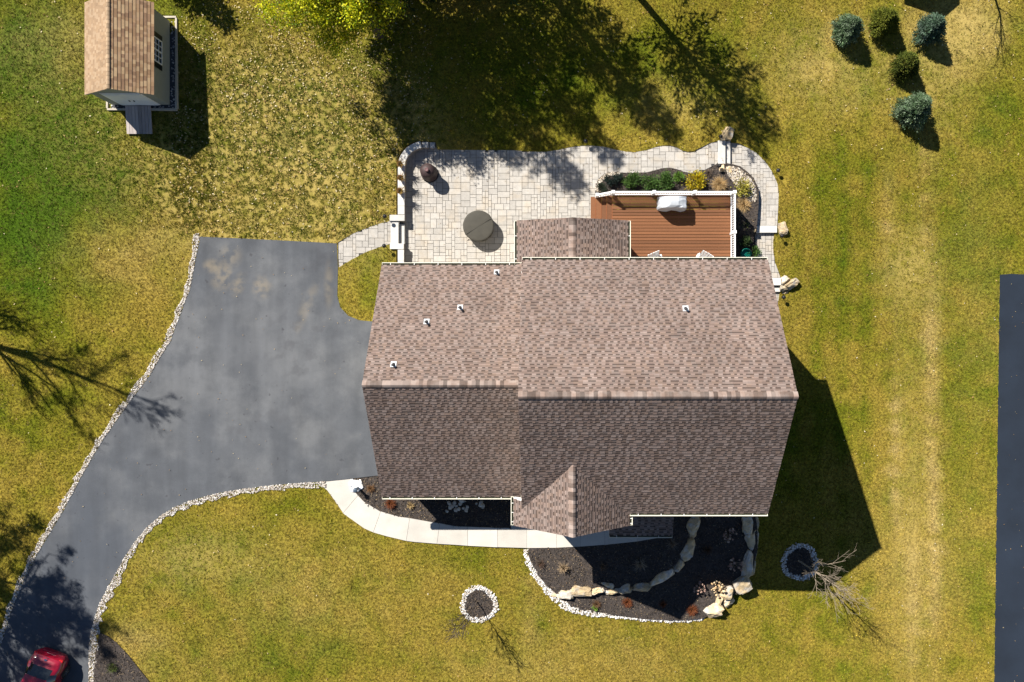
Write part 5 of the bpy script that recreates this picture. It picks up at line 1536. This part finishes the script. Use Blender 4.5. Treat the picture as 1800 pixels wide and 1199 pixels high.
def conifer(base, label, seed, h, r, cols, first=.12, n=16000, whorl=.42, cat='tree', name='pine_tree', dens=1.0, lean=(0, 0), cone=.8, droop=.15, Ln=(.16, .32)):
    rs = np.random.RandomState(seed)
    root = empty(name, base); tag(root, label, cat)
    lx, ly = lean
    MB().tube([(0, 0, -.3), (lx * h * .5, ly * h * .5, h * .5), (lx * h, ly * h, h)], [.02 * h, .012 * h, .02], 10).build('trunk', MT['bark'], root)
    br = MB(); P = []; D = []
    z = h * first
    while z < h * .98:
        f = (z - h * first) / (h * (1 - first))
        R_ = r * (1 - f) ** cone * rs.uniform(.7, 1.15) + .15
        k = int(5 + 3 * rs.rand())
        for j in range(k):
            a = 6.283 * j / k + rs.uniform(-.4, .4); Lb_ = R_ * rs.uniform(.55, 1.15)
            s = Vector((lx * z, ly * z, z)); e = s + Vector((math.cos(a) * Lb_, math.sin(a) * Lb_, Lb_ * (.35 * f - droop)))
            br.tube([s, s.lerp(e, .5) + Vector((0, 0, .06)), e], [.035, .022, .008], 4)
            m = int(n / 200 * Lb_ / r * dens * 1.6)
            t = rs.uniform(.22, 1.08, m)[:, None]
            sid = Vector((-math.sin(a), math.cos(a), 0))
            w_ = rs.normal(size=(m, 1)) * (.32 * (1.15 - t)) * min(1.2, Lb_ * .6)
            p = np.array(s)[None] * (1 - t) + np.array(e)[None] * t + np.array(sid)[None] * w_ + rs.normal(size=(m, 3)) * .06
            P.append(p); D.append((np.array(e - s)[None] / max(.2, Lb_)) + np.array(sid)[None] * np.sign(w_) * .7 + rs.normal(size=(m, 3)) * .35)
        z += whorl * rs.uniform(.7, 1.3)
    br.build('limbs', MT['bark'], root)
    P = np.concatenate(P); D = np.concatenate(D); m = len(P)
    V, F = cards(P, rs.uniform(*Ln, m), rs.uniform(.05, .11, m), D, rs, flat=.2)
    np_mesh('crown', V, F, pal(m, cols, rs, .3), MT['needle'], root)
    return root
EVG = [(.028, .05, .012), (.04, .07, .016), (.02, .036, .010)]
conifer(G(885, -105), 'tall dense evergreen behind the rear lawn beside the tree line', 1, 12.5, 3.2, EVG, n=17000)
conifer(G(770, -75), 'tall evergreen in the middle of the tree line', 2, 12.6, 3.0, EVG, n=17000)
conifer(G(690, -40), 'tall evergreen closest to the lime green maple', 3, 13.4, 2.8, EVG, n=16000, first=.2)
conifer(G(590, -80), 'evergreen behind the lime green maple', 4, 12.5, 2.8, EVG, n=16000)
conifer(G(1090, -45), 'slender open pine apart from the evergreen row', 5, 10.2, 2.7, EVG, first=.36, n=11000, whorl=.48, cone=.35, droop=-.2)
bare_tree('bare_tree', G(-165, 525), 'leafless tree beyond the lawn shading the driveway bend', mat='bark', seed=3, h=13.5, r0=.2, spread=.5, levels=5, trunk_frac=.2, nb=(12, 7, 7, 5), ratio=.40, up=.35, crook=.08, minr=.010, lean=(0, .24))
def budding_tree(base, label, seed, **kw):
    root = bare_tree('bare_tree', base, label, seed=seed, **kw)
    _, _, tips = branch_tree(seed=seed, **{k: v for k, v in kw.items() if k != 'mat'})
    rs = np.random.RandomState(seed); T = np.array([tuple(t) for t in tips]); n = min(90000, len(T) * 5)
    P = T[rs.randint(len(T), size=n)] + rs.normal(size=(n, 3)) * .10
    V, F = cards(P, rs.uniform(.05, .11, n), rs.uniform(.03, .06, n), None, rs)
    np_mesh('buds', V, F, pal(n, [(.14, .10, .05), (.12, .13, .04), (.17, .12, .06)], rs), MT['leaf'], root)
    return root
budding_tree(G(-228, 925), 'budding tree beyond the driveway edging shading the asphalt', 8, h=13, r0=.24, spread=.65, levels=5, trunk_frac=.3, nb=(12, 6, 6, 5), ratio=.42, up=.2, crook=.12, minr=.014)
budding_tree(G(-188, 975), 'budding tree nearest the parked car', 9, h=12.5, r0=.24, spread=.65, levels=5, trunk_frac=.25, nb=(13, 6, 6, 5), ratio=.42, up=.2, crook=.12, minr=.014)
bare_tree('bare_tree', G(1745, -40), 'slim leafless sapling beyond the worn soil', mat='bark', seed=15, h=5.5, r0=.07, spread=.4, levels=4, trunk_frac=.4, nb=(6, 4, 3), ratio=.4, up=.3, crook=.08, minr=.01, lean=(-.5, -.1))
conifer(G(300, -70), 'small evergreen behind the garden shed', 6, 4.2, 1.5, EVG, n=9000)

# ------------------------------------------------------------------ patio things
c = W(843, 400, 0)
fp = empty('fire_pit_table', c); tag(fp, 'round fire pit table under a dark olive cover', 'fire pit')
rs = random.Random(4)
prof = [(.70, .01), (.74, .05), (.76, .3), (.785, .60), (.79, .655), (.775, .685), (.70, .70), (.45, .715), (.2, .722), (.02, .725)]
MB().lathe(prof, 56, wob=lambda t, i: 1 + (.018 * math.sin(9 * t) + .012 * math.sin(17 * t + 1) if i < 4 else 0)).build('cover', MT['cover'], fp, smooth=True)
MB().bar((-.62, -.42, .722), (.62, .36, .722), .022, .022).build('seam', MT['cover'], fp)
hm = MB().tube([(-.5, -.645, .5), (-.57, -.72, .35), (-.5, -.645, .22)], .014, 6); hm.build('strap', MT['black'], fp)
c = W(756, 306, 0)
ch = empty('patio_stove', c); tag(ch, 'tall rounded patio stove under a dark brown cover beside the curved seat wall', 'stove')
prof = [(.40, .0), (.42, .12), (.37, .36), (.30, .52), (.305, .60), (.365, .74), (.385, .86), (.33, .99), (.21, 1.07), (.10, 1.10)]
MB().lathe(prof, 44, wob=lambda t, i: 1 + (.025 * math.sin(7 * t) + .012 * math.sin(15 * t) if i < 5 else .008 * math.sin(5 * t))).build('cover', MT['brown_cover'], ch, smooth=True)
MB().lathe([(.105, 1.09), (.10, 1.2), (.075, 1.22), (.05, 1.205)], 20).build('top_ring', M('cover_top', (.16, .09, .09), .6, var=.1), ch)
MB().lathe([(.45, .0), (.45, .04), (.40, .06)], 36).build('base', MT['black'], ch)

for k, (px, py, lb) in enumerate(((704.5, 290, 'terracotta planter of dry grass at the curve of the seat wall'), (705.5, 314, 'terracotta planter of dry grass in the middle of the seat wall'), (704, 337, 'terracotta planter of dry grass nearest the patio steps'))):
    c = W(px, py, .50)
    pt = empty('planter', c); tag(pt, lb, 'planter')
    MB().lathe([(.085, 0), (.10, .02), (.13, .24), (.145, .25), (.145, .285), (.12, .29), (.115, .26), (.02, .255)], 24).build('pot', MT['pot'], pt, smooth=True)
    MB().lathe([(.118, .25), (.1, .262), (.02, .268)], 16).build('soil', MT['soil'], pt)
    rs2 = np.random.RandomState(k + 3)
    n = 130; a = rs2.uniform(0, 6.28, n); rr = .36 * np.sqrt(rs2.rand(n))
    b0 = np.column_stack([np.cos(a) * .05, np.sin(a) * .05, np.full(n, .25)]); tp = np.column_stack([np.cos(a) * rr * 1.0 + .10, np.sin(a) * rr, .25 + rs2.uniform(.15, .42, n)])
    V, F = cards(b0, 1, .012, None, rs2)
    dv = tp - b0; ln = np.linalg.norm(dv, axis=1)
    V, F = cards(b0, ln, .014, dv, rs2)
    np_mesh('dry_stems', V, F, pal(n, [(.30, .19, .045), (.22, .15, .04), (.36, .25, .08)], rs2), MT['plant'], pt)

gp = W(1185, 352, DZ)
gr = empty('grill', (W(1185, 350, DZ + 1.0).x, 6.15, DZ)); tag(gr, 'barbecue grill under a pale grey fabric cover on the deck', 'grill')
bm = bmesh.new(); bmesh.ops.create_cube(bm, size=1)
bmesh.ops.subdivide_edges(bm, edges=bm.edges[:], cuts=5, use_grid_fill=True)
for v in bm.verts:
    x_, y_, z_ = v.co
    wx = 1.42; wy = .62; top = 1.02
    t = z_ + .5
    lid = .16 * max(0, 1 - (x_ / .36) ** 4) * (1 if t > .85 else 0) * max(0, 1 - (abs(y_ - .1) / .6) ** 2)
    sx_ = wx * (1 - .16 * t ** 3) * (1 + .03 * math.sin(y_ * 14)); sy_ = wy * (1 - .12 * t)
    v.co = Vector((x_ * sx_, y_ * sy_ - .0 + (.05 * math.sin(x_ * 11 + 1) * (1 - t)), t * top + lid + .03 * mnoise.noise(Vector((x_ * 5, y_ * 5, 3))) + (-.16 * max(0, abs(x_) - .34) * 4 * t)))
me = bpy.data.meshes.new('cover'); bm.to_mesh(me); bm.free()
link('cover', me, MT['grill'], gr)
for sx_ in (-.5, .5):
    MB().tube([(sx_, -.18, 0), (sx_, -.18, .06)], .04, 10).build('wheel', MT['black'], gr)

def adirondack(px, rot, lb, py=456):
    c = W(px, py, DZ + .5); o = empty('deck_chair', (c.x, c.y - .18, DZ), R(rot)); tag(o, lb, 'chair')
    for k in range(5):
        MB().box((-.22 + .11 * k, .0, .32), (.095, .5, .02)).build('seat_slat', MT['white'], o)
        hh = .72 + .05 * (2 - abs(k - 2))
        b_ = MB(); b_.bar((-.22 + .11 * k, .22, .28), (-.26 + .13 * k, .50, .28 + hh), .10, .02); b_.build('back_slat', MT['white'], o)
    for s in (-1, 1):
        MB().box((s * .34, .0, .56), (.12, .62, .025)).build('arm', MT['white'], o)
        MB().box((s * .30, -.24, .28), (.03, .09, .56)).build('leg', MT['white'], o)
        b_ = MB(); b_.bar((s * .28, -.3, .33), (s * .28, .45, .03), .03, .11); b_.build('leg', MT['white'], o)
adirondack(1153, 22, 'white deck chair close to the sunroom wall'); adirondack(1233, -30, 'white deck chair close to the side railing')

hr = empty('hose_reel', W(1308, 447, -.4)); tag(hr, 'coiled teal garden hose on a round reel below the deck', 'hose')
mb = MB()
for k in range(5):
    r_ = .24 + .012 * (k % 2); zz = .30 + k * .045
    mb.tube([(r_ * math.cos(t), r_ * math.sin(t), zz) for t in np.linspace(0, 6.283, 25)], .026, 6)
mb.build('hose', MT['teal'], hr, smooth=True)
MB().lathe([(.2, 0), (.2, .28), (.27, .29), (.27, .31), (.05, .32)], 20).build('reel', MT['teal'], hr)
MB().lathe([(.16, 0), (.22, .1), (.24, .28), (.20, .36), (.215, .38), (.18, .385), (.17, .33), (.02, .32)], 24).build('glazed_pot', MT['bluepot'], None, smooth=True)
bp_ = bpy.data.objects['glazed_pot']; bp_.location = W(1312, 384, -.42); tag(bp_, 'navy blue glazed pot beside the deck gravel', 'pot')

# path lights
def path_light(px, py, lb, z=None, first=[None]):
    b_ = W(px, py, z) if z is not None else G(px, py)
    if first[0] is None:
        o = empty('path_light', b_)
        MB().tube([(0, 0, -.1), (0, 0, .42)], .014, 8).build('stake', MT['black'], o)
        MB().lathe([(.105, .40), (.10, .425), (.06, .47), (.02, .49)], 18).build('shade', MT['black'], o, smooth=True)
        MB().lathe([(.035, .34), (.035, .40)], 12).build('lamp_lens', MT['flash'], o)
        first[0] = o
    else:
        o = copy_tree(first[0]); o.location = b_
    tag(o, lb, 'path light', 'black path lights beside the paver paths')
path_light(679, 382, 'black path light on the lawn at the upper end of the patio steps pillar', .56)
path_light(678, 433.5, 'black path light at the lower corner of the entry path', .56)
path_light(1029, 251, 'black path light in the shade behind the wavy path')
path_light(1264, 243, 'black path light beside the bend steps boulder')
path_light(1262, 294, 'black path light in the mulch beside the bend steps', -.03)
path_light(1364, 302, 'black path light on the lawn outside the curved side path')
path_light(1371, 416, 'black path light below the rounded boulder at the wide step')
path_light(1374, 523, 'black path light at the foot of the corner steps')

lp_ = empty('post_lamp', W(630, 857, ZW)); tag(lp_, 'short dark post lamp among white rocks in the front bed', 'lamp')
MB().tube([(0, 0, -.1), (0, 0, .62)], .07, 14).build('post', M('lamp_blue', (.06, .085, .12), .5, var=.1), lp_)
MB().lathe([(.1, .6), (.12, .64), (.10, .7), (.02, .73)], 18).build('cap', bpy.data.materials['lamp_blue'], lp_)
q = fill_points([(618, 846), (634, 845), (636, 858), (624, 864), (617, 858)], ZW, 120, .03)
pebbles('white_rocks', q, .10, [(.8, .8, .82), (.74, .75, .78), (.84, .83, .8)], 'pile of white rocks around the little post lamp')

# ------------------------------------------------------------------ red car
def cat_rows(rows, m):
    rows = np.array(rows, float); n = len(rows); out = []
    for s in np.linspace(0, n - 1, m):
        i = min(n - 2, int(s)); t = s - i
        p0, p1, p2, p3 = rows[max(0, i - 1)], rows[i], rows[i + 1], rows[min(n - 1, i + 2)]
        out.append(.5 * ((2 * p1) + (-p0 + p2) * t + (2 * p0 - 5 * p1 + 4 * p2 - p3) * t * t + (-p0 + 3 * p1 - 3 * p2 + p3) * t ** 3))
    return np.array(out)
def build_car():
    root = empty('parked_car', G(79, 1208), R(160)); tag(root, 'glossy red hatchback car on the shaded driveway', 'car')
    # stations: y, half width sill, half width waist, half width belt, z belt, half width roof edge, z roof edge, z roof centre
    st = [(2.06, .50, .56, .50, .56, .40, .58, .60), (1.98, .66, .72, .64, .68, .50, .70, .72), (1.75, .78, .84, .76, .76, .60, .80, .83), (1.25, .82, .87, .80, .86, .62, .91, .94), (.80, .83, .875, .81, .93, .64, .98, 1.01),
          (.30, .83, .875, .80, .97, .60, 1.30, 1.34), (-.10, .83, .875, .80, .98, .585, 1.42, 1.46), (-.70, .83, .875, .80, .99, .575, 1.43, 1.475), (-1.15, .83, .88, .80, 1.0, .555, 1.36, 1.40), (-1.62, .82, .87, .78, 1.0, .57, 1.07, 1.10),
          (-1.85, .78, .83, .74, .93, .56, .985, 1.00), (-2.0, .70, .76, .66, .82, .50, .86, .875), (-2.08, .58, .62, .52, .55, .40, .58, .60)]
    m = 56
    D = cat_rows(st, m)
    A = []
    for r in D:
        y, ws, wm, wb, zb, wr, ze, zc = r
        half = [(ws * .9, .20), (ws, .26), (wm, .48), (wm * .985, .66 if zb > .75 else zb * .85), (wb, zb), ((wb * .5 + wr * .5), zb + (ze - zb) * .52), (wr, ze), (wr * .8, ze + (zc - ze) * .62), (wr * .4, zc - .006), (0, zc)]
        A.append([(x, y, z) for x, z in half] + [(-x, y, z) for x, z in half[-2::-1]])
    k = len(A[0])
    body = MB(); wins = {'rear_window': MB(), 'windshield': MB(), 'side_window': MB(), 'side_window2': MB()}
    ys = D[:, 0]
    for i in range(m - 1):
        ym = (ys[i] + ys[i + 1]) / 2
        for j in range(k - 1):
            jj = j if j < 9 else 17 - j
            quad = [A[i][j], A[i][j + 1], A[i + 1][j + 1], A[i + 1][j]]
            tgt = body
            if jj in (4, 5) and -1.35 < ym < .62 and not (-.42 < ym < -.34): tgt = wins['side_window'] if j < 9 else wins['side_window2']
            if jj >= 6 and .22 < ym < .86: tgt = wins['windshield']
            if jj >= 6 and -1.62 < ym < -1.14: tgt = wins['rear_window']
            tgt.add(quad, [(0, 1, 2, 3)])
    n0 = len(body.v)
    body.add(A[0], [list(range(k))]); body.add(A[-1], [list(range(k))[::-1]])
    def fin(mb, nm, mat, par):
        o = mb.build(nm, mat, par, smooth=True)
        b2 = bmesh.new(); b2.from_mesh(o.data); bmesh.ops.remove_doubles(b2, verts=b2.verts, dist=.0008); bmesh.ops.recalc_face_normals(b2, faces=b2.faces); b2.to_mesh(o.data); b2.free()
        return o
    fin(body, 'body', MT['red'], root)
    for nm, mb in wins.items(): fin(mb, nm.rstrip('2'), MT['carglass'], root)
    MB().box((0, 0, .3), (1.5, 3.6, .25)).build('underbody', MT['plastic'], root)
    for sx in (-1, 1):
        for yy in (1.25, -1.28):
            w_ = empty('wheel', (sx * .80, yy, .31)); w_.parent = root; w_.rotation_euler = (0, R(90), 0)
            ty = MB().lathe([(.19, -.10), (.27, -.11), (.31, -.07), (.315, 0), (.31, .07), (.27, .11), (.19, .10)], 28)
            t_ = ty.build('tyre', MT['tyre'], w_, smooth=True)
            rm_ = MB()
            rm_.lathe([(.2, -.07), (.2, .07), (.19, .085), (.175, .07), (.16, .02), (.02, .02)], 24)
            rm_.lathe([(.2, sx * .09), (.19, sx * .105), (.03, sx * .10)], 24) if False else None
            for q_ in range(5):
                a = q_ * 1.2566
                rm_.bar((0, 0, sx * .085), (.185 * math.cos(a), .185 * math.sin(a), sx * .095), .05, .03)
            rm_.build('rim', MT['rim'], w_)
            ar = MB().tube([(sx * .872, yy + .36 * math.cos(t), .33 + .36 * math.sin(t)) for t in np.linspace(-.1, 3.24, 15)], .022, 6)
            ar.build('wheel_arch', MT['plastic'], root)
        MB().box((sx * .66, -1.985, .76), (.2, .13, .12)).build('tail_lamp', MT['lens'], root, bevel=.03)
        MB().box((sx * .62, 1.93, .64), (.26, .14, .1)).build('headlight', MT['chrome'], root, bevel=.03)
        mi = MB().box((sx * .96, .52, 1.0), (.2, .1, .13)).build('mirror', MT['red'], root, bevel=.03)
        MB().box((sx * .885, -.15, .82), (.02, .16, .025)).build('door_handle', MT['chrome'], root)
        for yy in (.62, -.38, -1.2):
            pass
    MB().box((0, -2.06, .56), (.46, .03, .13)).build('number_plate', MT['plate'], root)
    MB().box((0, -1.90, .985), (.13, .1, .012)).build('badge', MT['chrome'], root)
    MB().box((0, -1.97, .905), (.20, .05, .012)).build('badge', MT['chrome'], root)
    MB().box((0, -2.07, .42), (1.1, .06, .14)).build('bumper', MT['red'], root, bevel=.03)
    MB().tube([(0, -1.05, 1.425), (0, -1.3, 1.44)], .008, 6).build('antenna', MT['plastic'], root)
    return root
build_car()

# ------------------------------------------------------------------ neighbour's outbuilding just past the spruces (its gable shades the lawn)
nbase = G(1588, -108)
nb = empty('neighbour_shed', nbase); tag(nb, 'small gabled outbuilding beyond the spruce shrubs', 'shed')
MB().box((0, 0, 1.1), (2.4, 3.0, 2.2)).build('wall', MT['shedwall'], nb)
mb = MB()
for s in (-1, 1):
    slab(mb, Vector((s * 1.45, -1.7 if s < 0 else 1.7, 2.15)), (0, 1 if s < 0 else -1, 0), Vector((-s * 1.45, 0, .9)), 3.4, math.hypot(1.45, .9), .07)
mb.build('roof', MT['ridge'], nb)
gm = MB(); gm.add([(-1.2, -1.5, 2.2), (1.2, -1.5, 2.2), (0, -1.5, 2.9), (-1.2, 1.5, 2.2), (1.2, 1.5, 2.2), (0, 1.5, 2.9)], [(0, 1, 2), (5, 4, 3), (0, 2, 5, 3), (2, 1, 4, 5)])
gm.build('gable', MT['shedwall'], nb)
MB().box((.3, -1.53, .95), (.9, .05, 1.8)).build('door', MT['door'], nb)
